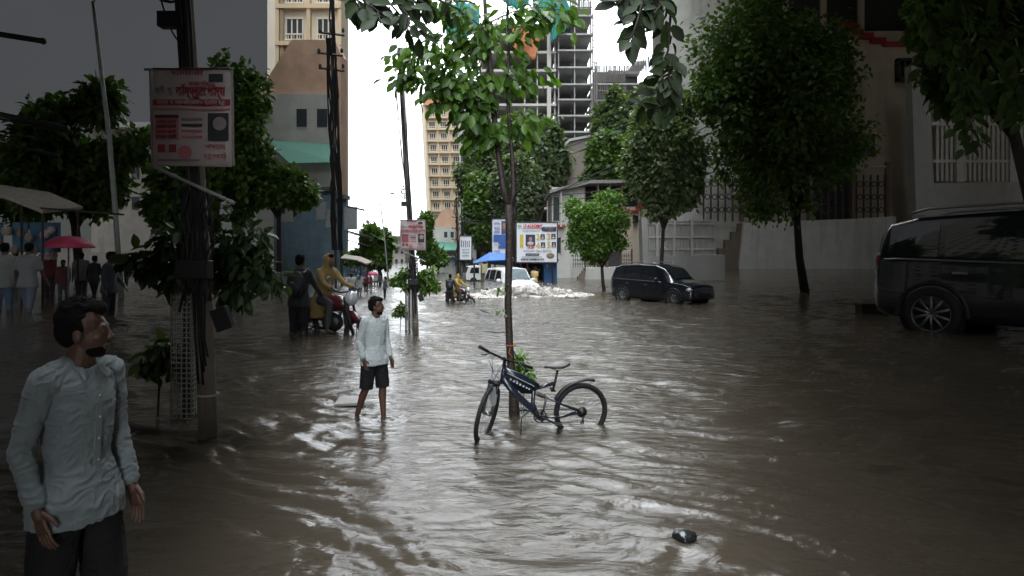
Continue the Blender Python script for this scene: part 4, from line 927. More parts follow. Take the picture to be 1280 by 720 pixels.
# ---------------- poles, banners, lamps
WIRE = mat('cable_black', (.012, .012, .013), .6)
PAPER = mat('banner_white', (.55, .5, .5), .6, var=.08, scale=1.5, stain=.15)
def wire(label, a, c, sag=.5, r=.012, group='overhead cables', n=14):
    pts = [a.lerp(c, i/n)+Vector((0, 0, -sag*4*(i/n)*(1-i/n))) for i in range(n+1)]
    mb = MB(a); mb.tube(pts, r, 5); o = mb.build('overhead_cable', WIRE, None, True, loc=a); return tag(o, label, 'cable', group)
def banner_pole(m, labs, near):
    s = m.m; rg = random.Random(9)
    b = m.P(520.5, 418); b.z = -.35; b.y = m.Y
    def Q(x, y, d=0): return m.P(x, y, d)
    o = empty('utility_pole', b, labs[0], 'pole')
    q = MB(b); q.tube([Vector((Q(520.5, 418).x, m.Y, -.35)), Q(519.5, 400), Q(517, 340), Q(512, 260), Q(505, 150), Q(501, 60)], [3.6*s, 3.5*s, 3.3*s, 3*s, 2.6*s, 2.3*s], 12)
    q.build('pole_shaft', mat('pole_concrete', (.2, .17, .14), .9, var=.25, scale=3, stain=.6, bump=.4), o, True)
    q = MB(b)     # bundled black cables strapped to the shaft
    for i in range(14):
        th = rg.uniform(math.pi, 2*math.pi); rr = (3.1+rg.uniform(0, .9))*s; pts = []
        for y, x in ((400-rg.uniform(0, 18), 519.3), (380, 518.7), (352, 517.6), (325, 516.4), (300, 514.5), (262, 512), (200, 508), (140, 504.5), (60, 501)):
            th += rg.uniform(-.35, .35); pts.append(Q(x, y)+Vector((math.cos(th)*rr, math.sin(th)*rr, 0)))
        q.tube(pts, rg.uniform(.25, .5)*s, 5)
    q.build('cable_bundle', WIRE, o, True)
    q = MB(b); q.box(Q(517, 352.5, -5*s), (13*s, 5*s, 7*s)); q.build('junction_box', BLACKP, o, bev=.4*s)
    q = MB(b)
    for i in range(16):
        a = rg.uniform(-6, 6); pts = [Q(517+a+rg.uniform(-2, 2), y, -3*s+rg.uniform(-3, 3)*s) for y in (322, 332, 342, 350, 358, 366+rg.uniform(-5, 4))]; q.tube(pts, rg.uniform(.35, .8)*s, 5)
    for i in range(5): q.torus(Q(517.5+rg.uniform(-2, 2), 336+rg.uniform(-6, 8), -2*s), rg.uniform(4, 7)*s, .45*s, (rg.uniform(-.5, .5), 1, rg.uniform(-.4, .4)), 20, 5)
    q.build('cable_tangle', WIRE, o, True)
    q = MB(b); q.box(Q(526.5, 372, -2*s), (6.5*s, 3*s, 9*s), rot=(0, -.35, 0)); q.build('meter_box', BLACKP, o, bev=.3*s)
    q = MB(b); q.box(Q(507, 255, -2*s), (10*s, 5*s, 6*s)); q.build('switch_box', BLACKP, o, bev=.3*s)
    q = MB(b)
    for i in range(7): q.torus(Q(505+rg.uniform(-2, 2), 243+rg.uniform(-6, 4), -2*s), rg.uniform(3, 6)*s, .3*s, (rg.uniform(-.6, .6), 1, 0), 18, 4)
    q.build('cable_coil', WIRE, o, True)
    q = MB(b); q.tube([Q(500, 312, -6*s), Q(533, 327, -6*s)], .7*s, 6); q.build('cross_bar', mat('bar_grey', (.3, .3, .3), .5), o)
    q = MB(b); q.torus(Q(520, 402), 3.9*s, .5*s, (0, 0, 1), 20, 5); q.build('strap', mat('strap_pale', (.4, .37, .3), .8), o)
    # second, pale tree guard behind
    m2 = Map(m.k, m.Y+1.0); b2 = m2.P(511.5, 400); b2.z = -.3; o2 = empty('tree_guard', (b2.x, b2.y, -.3), labs[1], 'tree guard')
    q = MB((b2.x, b2.y, -.3)); h = m2.P(0, 362).z+.3
    q2 = MB(); W_ = 9*s
    for i in range(5):
        for sx in (-1, 1): q2.tube([(-W_/2+W_*i/4, sx*W_/2, 0), (-W_/2+W_*i/4, sx*W_/2, h)], .35*s, 4); q2.tube([(sx*W_/2, -W_/2+W_*i/4, 0), (sx*W_/2, -W_/2+W_*i/4, h)], .35*s, 4)
    nz = int(h/(2.2*s))
    for j in range(nz):
        z = j*h/nz+.02
        for sx in (-1, 1): q2.tube([(-W_/2, sx*W_/2, z), (W_/2, sx*W_/2, z)], .3*s, 4); q2.tube([(sx*W_/2, -W_/2, z), (sx*W_/2, W_/2, z)], .3*s, 4)
    q2.build('lattice', mat('guard_white', (.42, .42, .40), .7, stain=.3), o2)
    q2 = MB(); q2.tube([(0, 0, 0), (0, 0, h*.5), (.1*s, 0, h*1.4)], [1.6*s, 1.4*s, 1*s], 8); q2.build('sapling_trunk', BARK, o2, True)
    # the sapling's leaves spill round the pole
    bl = [m2.P(x, y, d*s)[:]+(rx*s, rx*s*.8, ry*s) for x, y, d, rx, ry in ((497, 350, 0, 7, 7), (505, 343, 0, 8, 8), (492, 349, 0, 5, 5), (507, 356, 0, 6, 7), (529, 344, 0, 7, 8), (538, 353, 0, 8, 8), (545, 357, 0, 5, 6), (531, 360, 0, 6, 8), (536, 341, 4, 7, 7), (524, 352, 6, 8, 9))]
    leaf_cloud('foliage', bl, 950, 6.2*s, G4 if not near else leafmat('leaf_dimmed', (.022, .045, .014), (.05, .085, .03), .2), o2, 5 if near else 6, LEAF_O, .9, off=(b2.x, b2.y, -.3), shell=.4)  # larger copy's leaves darkened, shade put into the leaf colour
    bb_ = m2.P(500, 399); bb_.z = 0
    o3 = empty('low_shrub', bb_, labs[2], 'shrub'); bl = [m2.P(x, y)[:]+(rx*s, rx*s, ry*s) for x, y, rx, ry in ((497, 388, 4, 7), (503, 384, 4, 5), (506, 390, 3, 8))]
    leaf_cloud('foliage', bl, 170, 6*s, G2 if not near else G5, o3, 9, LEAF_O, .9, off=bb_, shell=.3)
    q = MB(bb_); q.tube([Vector((bb_.x, bb_.y, -.3)), m2.P(501, 390), m2.P(499, 382)], .5*s, 5); q.build('stem', BARK, o3)
    # printed banner
    c = m.P(517, 294, -7*s); o4 = empty('cloth_banner', c, labs[3], 'banner', rz=R(0)); Wd, Hd = 30.5*s, 37.5*s
    q = MB(); n, k = 10, 12; vs = []; fs = []
    for i in range(n+1):
        for j in range(k+1): u, v = i/n-.5, j/k-.5; vs.append((u*Wd, .25*s*math.sin(u*9+v*4), v*Hd-u*.6*s))
    for i in range(n):
        for j in range(k): fs.append((i*(k+1)+j, (i+1)*(k+1)+j, (i+1)*(k+1)+j+1, i*(k+1)+j+1))
    q.add(vs, fs); x = q.build('sheet', mat('banner_pink', (.5, .42, .42), .6, var=.12, scale=2/s/20, stain=.2), o4, True); md = x.modifiers.new('s', 'SOLIDIFY'); md.thickness = .15*s
    INK = mat('ink_red', (.32, .03, .04), .6); INB = mat('ink_black', (.03, .03, .035), .6); INP = mat('ink_pink', (.5, .16, .18), .6); ING = mat('ink_grey', (.2, .2, .2), .6)
    def R_(x0, y0, x1, y1, mt, nm='print', d=.6):        # rectangle in banner units 0..100
        q = MB(); q.bb(((x0/100-.5)*Wd, -d*s-.12*s, (.5-y0/100)*Hd), ((x1/100-.5)*Wd, -d*s, (.5-y1/100)*Hd)); return q.build(nm, mt, o4)
    def T_(t, x, y, h, wd, mt, b_=0): return text_mesh(t, h/100*Hd, ((x/100-.5)*Wd, -.85*s, (.5-y/100)*Hd), FRONT, mt, o4, 'lettering', wfit=wd/100*Wd, bold=b_*s)
    R_(2, 0, 98, 1.6, INB); R_(72, 6, 90, 14, INB, 'photo')
    T_('शिवाजी', 45, 5, 7, 40, INK); T_('स्पर्धा परीक्षा', 62, 16, 6, 30, INP); T_('कॉम्प्युटर कोर्स', 62, 24, 13, 62, INK, .12); T_('श्री. पु.', 16, 23, 9, 22, ING)
    R_(2, 32, 99, 38, INK); T_('शाळा व महाविद्यालय प्रवेश सुरू', 50, 35, 5.5, 86, PAPER)
    R_(2, 41, 99, 43, INP)
    R_(5, 48, 34, 73, INP, 'print'); R_(5, 48, 34, 51, INB, d=.8)
    for i in range(4): T_('इयत्ता दहावी', 19, 55+i*5, 4.5, 24, INB if i % 2 else INK)
    for i, mt in enumerate((ING, INB, INP, INP)): R_(38, 51+i*6, 64, 53.5+i*6, mt)
    R_(71, 46, 97, 74, INB, 'photo'); q = MB(); q.ell((.36*Wd, -.9*s, -.07*Hd), (.09*Wd, .15*s, .07*Hd)); q.build('portrait', mat('skin_print', (.3, .25, .24), .7), o4, True)
    for x0 in (8, 22): R_(x0, 78, x0+9, 86, INK, 'photo')
    q = MB(); q.ell((-.08*Wd, -.75*s, -.36*Hd), (.09*Wd, .12*s, .07*Hd)); q.build('print', INP, o4)
    R_(8, 93, 60, 95, ING); T_('संपर्क', 80, 80, 6, 26, INP); T_('मुंबई', 80, 90, 6, 30, INP)
    q = MB(); q.tube([(-Wd*.6, 0, Hd*.49), (Wd*.52, 0, Hd*.5)], .5*s, 6); q.tube([(-Wd*.53, .3*s, Hd*.5), (-Wd*.5, .3*s, -Hd*.5)], .5*s, 5); q.tube([(Wd*.5, .3*s, Hd*.5), (Wd*.52, .3*s, -Hd*.5)], .5*s, 5); q.build('batten', mat('bamboo', (.3, .28, .25), .7), o4)
    return o
banner_pole(C1(17.3), ('leaning utility pole wrapped in black cables, nearest the bright gap', 'white lattice tree guard behind the small banner pole', 'low leafy shrub at the foot of the small banner pole', 'small pink and white printed banner on the leaning pole'), False)
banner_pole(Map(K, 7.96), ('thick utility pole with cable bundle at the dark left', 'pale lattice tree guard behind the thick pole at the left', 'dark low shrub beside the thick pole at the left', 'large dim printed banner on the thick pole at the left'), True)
def lamp_post(m, label, base=(486, 352)):
    b = m.P(*base); b.z = -.3; s = m.m
    o = empty('street_lamp', b, label, 'street lamp'); q = MB(b); q.tube([Vector((b.x, b.y, -.3)), m.P(483.5, 330), m.P(481, 300), m.P(474.6, 247)], [1.1*s, 1*s, .9*s, .6*s], 8); q.build('post', mat('lamp_steel', (.3, .31, .31), .5, metal=.3), o, True)
    q = MB(b); q.tube([m.P(474.6, 248), m.P(475.5, 246), m.P(486, 243.4)], .4*s, 6); q.build('arm', mat('lamp_steel', (.3, .31, .31), .5), o)
    q = MB(b); q.ell(m.P(490, 242), (4.2*s, 1.6*s, 1.0*s), rot=(0, -.2, 0)); q.build('lamp_head', mat('lamp_grey', (.12, .12, .12), .5), o, True)
lamp_post(C1(45), 'slim street lamp rising before the green tree, in the bright gap'); lamp_post(Map(K, 30), 'tall street lamp at the dark left beside the big tree')
# awning edge beams poking in from the stalls on the left
def beams(m, label, xe=438, gl=None):
    s = m.m
    ORD = ('topmost', 'second', 'third', 'lowest', 'thinnest')
    for i, (x0, y0, x1, y1, r) in enumerate(((xe-6, 258, 455, 262.6, 1.1), (xe-6, 289, 464, 297, 1.1), (xe-6, 291, 465.5, 298.5, .5), (xe-6, 300, 460, 307.5, .6), (xe-6, 296, 452, 301, .35))):
        a, c = m.P(x0, y0), m.P(x1, y1); q = MB(a); q.tube([a, c], r*s, 8); q.ell(c, (1.2*s, r*s*1.3, r*s*1.2)); o = q.build('projecting_rod', mat('rod_dark', (.03, .03, .032), .6), None, True, loc=a); tag(o, ORD[i]+' '+label, 'rod', gl)
beams(C1(14), 'dark rod jutting out at the left edge of the bright gap', 440, 'rods at the bright gap'); beams(Map(K, 9), 'dark rod jutting in from the far left edge of the photo', 432, 'rods at the far left')
# utility poles with tangled lines
def pole_group(m, label, x, y0, y1, lean=-4, arms=3, r=.8, seed=1):
    b = m.P(x, 348); b.z = -.3; rg = random.Random(seed); s = m.m
    o = empty('utility_pole', b, label, 'pole'); q = MB(b); q.tube([Vector((b.x, b.y, -.3)), m.P(x+lean*.4, (y0+y1)/2), m.P(x+lean, y0)], [r*1.2*s, r*s, r*.8*s], 8); q.build('pole_shaft', mat('pole_dark', (.09, .085, .08), .85), o, True)
    for i in range(arms):
        q = MB(b); y = y0+6+i*14; q.tube([m.P(x+lean-5, y-.6, -.1), m.P(x+lean+5, y+.6, -.1)], .5*s, 5); [q.ell(m.P(x+lean+k, y-1.4, -.1), (.6*s, .6*s, 1*s)) for k in (-4.5, 0, 4.5)]
        q.build('cross_arm', mat('rod_dark', (.03, .03, .032), .6), o)
    q = MB(b)
    for i in range(7):
        pts = [m.P(x+lean*(1-t)+rg.uniform(-3, 3)*(1 if m.k == 1 else .45), y0+(345-y0)*t, -.3) for t in np.linspace(0, 1, 8)]; q.tube(pts, .28*s, 4)
    for i in range(4 if m.k == 1 else 0): q.torus(m.P(x+rg.uniform(-3, 3), rg.uniform(y0+15, 330), -.3), rg.uniform(2, 4)*s, .3*s, (0, 1, .2), 14, 4)
    q.build('hanging_cables', WIRE, o)
pole_group(C1(52), 'dark pole with cross arms beside the white notice board', 573, 252, 345, -3, 4, .9, 3)
pole_group(C1(50), 'second cable-hung pole just right of the cross-arm pole by the notice board', 580, 270, 345, -1, 1, .6, 4)
pole_group(C1(46), 'pole with tangled cables behind the forked tree trunk', 644, 205, 345, -1, 3, .8, 5)
pole_group(Map(K, 40), 'dark pole with cross arms at the right end of the dim left side', 573.0, 240, 345, -4, 3, .5, 6)
pole_group(Map(K, 38), 'dark pole hidden in cables beside the cross-arm pole', 570.5, 262, 345, -2, 1, .4, 7)
m = C1(46)
for i, (x0, y0, x1, y1, sg) in enumerate(((645, 204, 900, 118, .6), (645, 217, 905, 106, .8), (648, 229, 880, 176, 1.0), (650, 262, 890, 196, .7), (646, 252, 735, 232, .3), (668, 246, 872, 230, .3), (655, 250, 900, 150, .8))):
    wire(('topmost', 'second', 'third', 'lowest', 'short lower', 'short upper', 'steep')[i]+' thin cable strung from the tangled pole over the old house', m.P(x0, y0), m.P(x1, y1, -12), sg, .026)
for i, (x0, y0, x1, y1, sg) in enumerate(((640, 205, 575, 262, 1.2), (640, 215, 576, 268, 1.4), (642, 225, 580, 272, 1.3), (640, 235, 560, 262, 1.5))):
    wire(('uppermost', 'second', 'third', 'lowest')[i]+' thin cable drooping between the two cable poles', m.P(x0, y0), m.P(x1, y1, 4), sg, .026, group='cables drooping between the poles')
m = C1(17.3)
for i, (x, xt) in enumerate(((503, 494), (504, 491), (508, 508), (507, 498), (509, 511))):
    wire(('second from left', 'leftmost', 'middle', 'fourth', 'rightmost')[i]+' cable rising from the leaning banner pole into the leaves', m.P(x+3, 250-i*14), m.P(xt, 40, -.5), 0.05, .010, 'cables at the banner pole')
m = Map(K, 8)
wire('cable crossing the dim sky left of the large banner', m.P(508, 262), m.P(500, 240), .1, .012, 'cables at the large pole')

# ---------------- signboards
def board(m, cx, cy, wpx, hpx, label, rz=0, legs=True, roll=0):
    c = m.P(cx, cy); o = empty('billboard', c, label, 'billboard', rz=R(rz)); W_, H_ = wpx*m.m, hpx*m.m
    q = MB(); q.box((0, .06, 0), (W_, .08, H_)); x = q.build('panel', mat('board_white', (.72, .73, .76), .5, var=.03, scale=.5, stain=.08), o)
    q = MB(); t = .07
    for sx in (-1, 1): q.box((sx*(W_/2+t/2), .05, 0), (t, .16, H_+2*t))
    for sz in (-1, 1): q.box((0, .05, sz*(H_/2+t/2)), (W_, .16, t))
    q.build('frame', mat('rod_dark', (.03, .03, .032), .6), o)
    if legs:
        q = MB()
        for sx in (-.4, .4): q.tube([(sx*W_, .2, H_/2), (sx*W_, .2, -c.z-.3)], .06, 8)
        q.split('post', mat('rod_dark', (.03, .03, .032), .6), o)
    return o, W_, H_
o, W_, H_ = board(C1(43), 671, 303, 50, 49, 'square white academy billboard with numbered portraits above the white car', 0)
def r_(x0, y0, x1, y1, mt, nm='print', d=.03):
    q = MB(); q.bb(((x0/100-.5)*W_, -d, (.5-y0/100)*H_), ((x1/100-.5)*W_, .02, (.5-y1/100)*H_)); return q.build(nm, mt, o)
def t_(t, x, y, h, wd, mt, nm='lettering', b_=.0): return text_mesh(t, h/100*H_, ((x/100-.5)*W_, -.04, (.5-y/100)*H_), FRONT, mt, o, nm, wfit=wd/100*W_, bold=b_)
RD = mat('sign_red', (.5, .02, .03), .5); NV = mat('sign_navy', (.02, .02, .06), .5); YE = mat('sign_yellow', (.55, .42, .04), .5); GR = mat('sign_greenish', (.1, .2, .17), .5); SK = mat('portrait_skin', (.35, .2, .15), .6)
t_('I.P ACADEMY', 40, 8.5, 10.5, 48, RD, b_=.012); r_(14, 13.5, 64, 14.3, RD)
q = MB(); q.torus(((-.43)*W_, -.03, .40*H_), .045*W_, .012, (0, 1, 0), 20, 5); q.tube([(-.46*W_, -.03, .43*H_), (-.43*W_, -.03, .39*H_), (-.40*W_, -.03, .43*H_)], .02, 4); q.build('emblem', GR, o)
t_('Congratulations!!', 36, 20, 8, 44, GR)
q = MB(); q.bb(((.17)*W_, -.03, .40*H_), (.49*W_, .02, .28*H_)); q.tube([((.17)*W_, -.029, .34*H_), ((.17)*W_, .02, .34*H_)], .06*H_, 20); q.build('badge', NV, o)
t_('SSC RESULT', 83, 12.5, 5, 26, PAPER); t_('2025', 84, 18, 5, 12, mat('ink_pink', (.5, .16, .18), .6))
t_('1', 12, 48, 44, 9, YE, 'numeral', .03)
def face(x0, y0, x1, y1):
    r_(x0, y0, x1, y1, NV, 'portrait'); cx, cy = ((x0+x1)/200-.5)*W_, (.5-(y0*.55+y1*.45)/100)*H_; ww, hh = (x1-x0)/100*W_, (y1-y0)/100*H_
    q = MB(); q.ell((cx, -.035, cy+.02*hh), (.19*ww, .012, .2*hh)); q.build('face', SK, o, True)
    q = MB(); q.ell((cx, -.033, cy-.36*hh), (.34*ww, .012, .17*hh)); q.build('shoulders', mat('print_shirt', (.5, .45, .42), .6), o, True)
face(22, 30, 46, 58); t_('95.00', 34, 62.5, 8.5, 19, RD, b_=.01)
for (n, nx, ny, fx, fy) in (('2', 53, 37, 59, 29), ('3', 80, 36, 86, 28), ('4', 53, 58, 60, 50), ('5', 80, 57, 87, 49)):
    t_(n, nx, ny, 21, 9, YE, 'numeral', .015); face(fx, fy, fx+11, fy+13)
t_('Admission Open 2025-26', 52, 72, 8, 70, NV)
r_(22, 78, 56, 84, NV); t_('SEMI ENGLISH', 39, 81, 4.5, 28, PAPER); t_('NEAR CIVIL HOSPITAL ROAD', 38, 87.5, 4.5, 50, NV); t_('SCIENCE COMMERCE ARTS', 39, 93.5, 5.5, 58, NV, b_=.008)
q = MB(); q.ell((.34*W_, -.01, -.34*H_), (.1*W_, .03, .07*H_)); q.build('seal', mat('seal_brown', (.18, .14, .1), .5), o)
t_('TOP', 84, 84, 5, 10, YE)
# blue-white side banner left of the trunk
o, W_, H_ = board(C1(45), 625, 297, 21, 46, 'tall blue and white poster board left of the forked trunk', -22)
BL = mat('sign_blue', (.06, .13, .38), .5)
r_(8, 42, 95, 62, BL); r_(40, 62, 95, 80, BL); r_(60, 5, 95, 40, mat('sign_slate', (.08, .1, .16), .5), 'portrait')
for i, (tx, y) in enumerate((('प्रवेश', 12), ('सुरू', 24), ('शिक्षण', 36), ('संस्था', 70), ('संपर्क', 88))): t_(tx, 32, y, 9, 42, BL if i != 3 else PAPER)
q = MB(); q.ell((.28*W_, -.04, .3*H_), (.11*W_, .02, .09*H_)); q.build('face', SK, o, True)
# white notice board left
o, W_, H_ = board(C1(47), 582, 310, 14.5, 29, 'tilted white notice board with tall black letters by the tin shacks', 14)
for i in range(5): r_(10+i*17, 16+(i*3) % 5, 16+i*17, 46, NV, 'lettering')
for i, tx in enumerate(('सूचना', 'वाहन', 'प्रवेश')): t_(tx, 50, 58+i*13, 11, 66, GR)

# ---------------- blue tarp stall, shack door
m = C1(41); b = m.P(611, 345); b.z = 0; o = empty('tarp_stall', b, 'stall under a bright blue tarpaulin behind the white car', 'stall')
q = MB(b); BLT = mat('tarp_blue', (.015, .13, .45), .7, var=.15, scale=2, bump=.4, bscale=5)
A = [m.P(593, 327, -1), m.P(612, 315.5, 0), m.P(634, 317, 0), m.P(634, 324, -2), m.P(612, 325, -2.2), m.P(594, 328, -2)]
q.add(A+[p+Vector((0, 0, -.05)) for p in A], [(0, 1, 4, 5), (1, 2, 3, 4), (6, 7, 10, 11), (7, 8, 9, 10)]); q.add([A[1], A[2], A[2]+Vector((0, 3, -.8)), A[1]+Vector((0, 3, -.8))], [(0, 1, 2, 3)]); q.build('tarpaulin', BLT, o)
q = MB(b)
for x, y, d in ((595, 328, -1.9), (633, 324, -1.9), (612, 325, -2), (634, 318, 1), (612, 318, 1)): q.tube([m.P(x, y, d), Vector((m.P(x, y, d).x, m.P(x, y, d).y, -.4))], .05, 6)
q.split('post', mat('rod_dark', (.03, .03, .032), .6), o)
m = C1(45); b = m.P(688, 345); b.z = 0; o = empty('blue_kiosk', b, 'bright blue corrugated kiosk under the academy billboard', 'kiosk')
q = MB(b)
for k in range(12): xa = 680+k*1.35; q.bb((m.P(xa, 0).x, 45-(.05 if k % 2 else 0), -.4), (m.P(xa+1.35, 0).x, 47, m.P(0, 326).z))
q.build('wall', mat('kiosk_blue', (.03, .15, .38), .5, var=.1, scale=2, stain=.25), o); q = MB(b); rect(q, m, 678, 324, 698, 326, -.6, 2.4); q.build('roof', mat('tin_roof', (.12, .12, .13), .7), o)
q = MB(b); q.box((m.P(684, 0).x, 44.9, 1.0), (.06, .08, .25)); q.build('handle', RIM, o)
m = C1(48); b = m.P(656, 345); b.z = 0; o = empty('dark_shop', b, 'dark open shop front beneath the academy billboard', 'shop')
q = MB(b); rect(q, m, 640, 326, 680, 352, 2, 2.3); q.build('back_wall', DARKI, o); q = MB(b); rect(q, m, 638, 322, 681, 326, -1.5, 2.3); q.build('roof', mat('tin_roof', (.12, .12, .13), .7), o)
q = MB(b); [rect(q, m, x, 326, x+1.2, 352, -1.4, -1.2) for x in (640, 658, 678)]; q.split('post', mat('post_red', (.2, .04, .03), .6), o)
q = MB(b); [q.ell(m.P(642+i*3.4, 336+(i*7) % 5, .4), (.14, .14, .2)) for i in range(10)]; q.split('goods_bundle', mat('goods_mixed', (.35, .3, .28), .7, var=.6, scale=3), o)

# ---------------- market on the left
def market(m, labs, near):
    s = m.m; b = m.P(446, 350); b.z = 0; x0 = 436
    o = empty('market_stall', b, labs[0], 'stall')
    q = MB(b); AW = mat('awning_cream', (.42, .38, .33), .8, var=.15, stain=.35)
    A = [m.P(x0-8, 322, -10*s), m.P(448, 324.5, -10*s), m.P(462, 330, -10*s), m.P(462, 327, 14*s), m.P(448, 321, 14*s), m.P(x0-8, 318, 14*s)]
    q.add(A, [(0, 1, 4, 5), (1, 2, 3, 4)]); x = q.build('awning', AW, o); md = x.modifiers.new('s', 'SOLIDIFY'); md.thickness = 1.2*s
    q = MB(b)
    for x_, y, d in ((440, 324, -9), (453, 327, -9), (461, 330, -9), (461, 328, 12)): p = m.P(x_, y, d*s); q.tube([p, Vector((p.x, p.y, -.35))], .5*s, 6)
    q.tube([m.P(460, 329, -9*s), m.P(492, 331.5, -9*s)], .4*s, 5); q.split('post', mat('wood_dark', (.05, .04, .03), .8), o)
    q = MB(b)
    for i, xx in enumerate((x0-6, 440, 447, 453)): rect(q, m, xx, 334, xx+6, 346, 4*s-i*.01, 4.5*s)
    q.split('blue_sheet', mat('sheet_blue', (.08, .2, .32), .6, var=.3, scale=1.5), o)
    q = MB(b); rg = random.Random(4)
    for i in range(14): p = m.P(rg.uniform(434, 460), rg.uniform(336, 350), 2*s); q.ell(p, (1.6*s, 1*s, 1.8*s))
    q.split('hanging_good', mat('goods_mixed', (.35, .3, .28), .7, var=.6, scale=3), o)
    c = m.P(465, 347, 0); c.z = -.3; o2 = empty('market_umbrella', c, labs[1], 'umbrella'); h = m.P(0, 339.5).z+.3
    q = MB(); N_ = 10; vs = [(0, 0, h)]; fs = []
    for r_i, (rr, z) in enumerate(((.35, .2), (.7, .9), (1, 2.2))):
        for k in range(N_*2):
            th = math.pi*k/N_; sc_ = 1-.05*(k % 2); vs.append((9.5*s*rr*sc_*math.cos(th), 9.5*s*rr*sc_*math.sin(th), h-3.4*s*z/1.6*1.0+(.0 if k % 2 else .25*s)))
    n2 = N_*2
    for k in range(n2): fs.append((0, 1+k, 1+(k+1) % n2))
    for r_i in range(2):
        for k in range(n2): a = 1+r_i*n2; fs.append((a+k, a+n2+k, a+n2+(k+1) % n2, a+(k+1) % n2))
    q.add(vs, fs); x = q.build('canopy', mat('umbrella_pink', (.5, .05, .12), .6, var=.2, scale=2), o2, True); md = x.modifiers.new('s', 'SOLIDIFY'); md.thickness = .2*s
    q = MB(); q.tube([(0, 0, 0), (0, 0, h+.8*s)], .35*s, 6); q.build('pole', mat('lamp_steel', (.3, .31, .31), .5), o2)
market(C1(33), ('cream-awninged market stall at the left of the bright gap', 'small pink market umbrella in the bright gap'), False)
market(Map(K, 27), ('dim market stall with a cream awning at the far left', 'large pink market umbrella at the dark left'), True)
WALK = dict(hipL=16, kneeL=6, hipR=-10, kneeR=12, shL=-12, shR=14)
STAND = dict(shL=8, shR=-4, elL=30, elR=20)
def crowd(k, sc, tags):
    # photo x, waterline row, height in photo px, colours
    L = [(439.5, 369, 27, (.5, .5, .5), (.1, .15, .22), 190, STAND, 'man'), (449, 369, 27, (.42, .44, .46), (.13, .17, .22), 178, WALK, 'man'), (457.5, 362, 20, (.28, .04, .06), (.05, .04, .05), 160, STAND, 'woman'),
         (470, 357, 17, (.4, .42, .45), (.04, .04, .05), 200, WALK, 'man'), (475, 358, 16, (.06, .06, .07), (.03, .03, .04), 170, WALK, 'man'), (481, 370.5, 25, (.07, .08, .11), (.03, .03, .035), 90, STAND, 'man'), (463, 358, 15, (.3, .1, .12), (.1, .1, .12), 20, STAND, 'woman')]
    for i, (x, yb, h, sh, pa, rz, ps, ct_) in enumerate(L):
        if k > 1: X, yb2 = 640+(x-640)*K, 360+(yb-360)*K
        else: X, yb2 = x, yb
        Y = GY(yb2) if yb2 > 345 else 60
        if k > 1 and yb2 < 375: yb2 = 366+i; Y = GY(yb2)
        if k > 1: sh = tuple(c*.5 for c in sh)      # shirts darkened, the dim side's shade put into their colour
        hm = h*k/F*Y; g = hm/1.38; p = P(X, yb2, Y)
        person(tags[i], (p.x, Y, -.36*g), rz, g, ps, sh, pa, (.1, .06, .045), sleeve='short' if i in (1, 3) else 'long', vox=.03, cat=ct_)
crowd(1, 1, ('small man in white shirt and jeans at the left rim of the bright gap', 'small man in grey tee seen from behind near the pink umbrella', 'small woman in red beside the market stall', 'small man in pale shirt walking right of the pink umbrella', 'small man in black walking beyond the pink umbrella', 'small man in navy standing apart before the lamp post', 'small person in dull red under the pink umbrella'))
crowd(K, 1, ('man in dimmed white shirt and jeans at the far left edge of the photo', 'man in dimmed tee and jeans standing with his back turned at the dark left', 'woman in dimmed red beside the stall at the dark left', 'man in pale shirt beyond the large pink umbrella', 'man in black beyond the large pink umbrella', 'man in navy standing apart left of the thick banner pole', 'person in dull red under the large pink umbrella'))

# ---------------- riders and motorbikes
RIDE = dict(hipL=78, kneeL=80, hipR=78, kneeR=80, habdL=12, habdR=12, bend=14, shL=42, shR=42, elL=30, elR=30)
def riders(X, yb, k, labs):
    Y = GY(yb); p = P(X, yb, Y); sc = (35 if k == 1 else 31)*k/F*Y/1.38; rz = -35
    mb_ = motorbike(labs[0], (p.x+.42*sc, Y+.25*sc), rz, sc*1.0)
    d = Vector((math.cos(R(rz)), math.sin(R(rz)), 0)); c = Vector((p.x+.42*sc, Y+.25*sc, -.3*sc))
    q = c-d*.25*sc; person(labs[1], (q.x, q.y, (-.3+.93-.93-.02)*sc), rz+90, sc, dict(RIDE, hipz=.93), (.42, .27, .05) if k == 1 else (.26, .18, .06), (.05, .05, .055), (.12, .07, .05), vox=.025, cat='man', raincoat=True, turn=0)  # side rider's yellow darkened, shade put into the raincoat colour
    q = Vector((p.x, Y-.12*sc, 0)); person(labs[2], (q.x-.05*sc, q.y, -.34*sc), 168, sc, dict(STAND, shR=30, shL=20), (.018, .02, .024), (.014, .015, .018), (.1, .06, .045), vox=.025, cat='man')
    bp = MB(); bo = empty('backpack', (q.x-.05*sc, q.y-.17*sc, 1.22*sc-.34*sc), labs[3], 'bag', sc=sc, rz=R(-12)); bp.ell((0, 0, 0), (.17, .1, .24)); bp.ell((0, -.06, -.07), (.13, .07, .12)); bp.build('pack', mat('pack_black', (.02, .022, .028), .6, bump=.4), bo, True)
    bp = MB(); [bp.tube([(x, .05, .2), (x, .22, .26), (x, .3, .12)], .018, 6) for x in (-.11, .11)]; bp.box((0, -.13, .04), (.07, .005, .03)); bp.build('strap', mat('strap_grey', (.2, .2, .2), .7), bo)
riders(564, 378, 1, ('small motorbike halted in the flood in the bright gap', 'rider in yellow raincoat on the small motorbike in the bright gap', 'person in black standing behind the small motorbike', 'black backpack worn by the person beside the small motorbike'))
riders(380, 417, K, ('larger motorbike halted in the flood at the dark left', 'rider in yellow raincoat on the larger dim motorbike', 'person in black standing behind the larger dim motorbike', 'black backpack on the person beside the larger dim motorbike'))
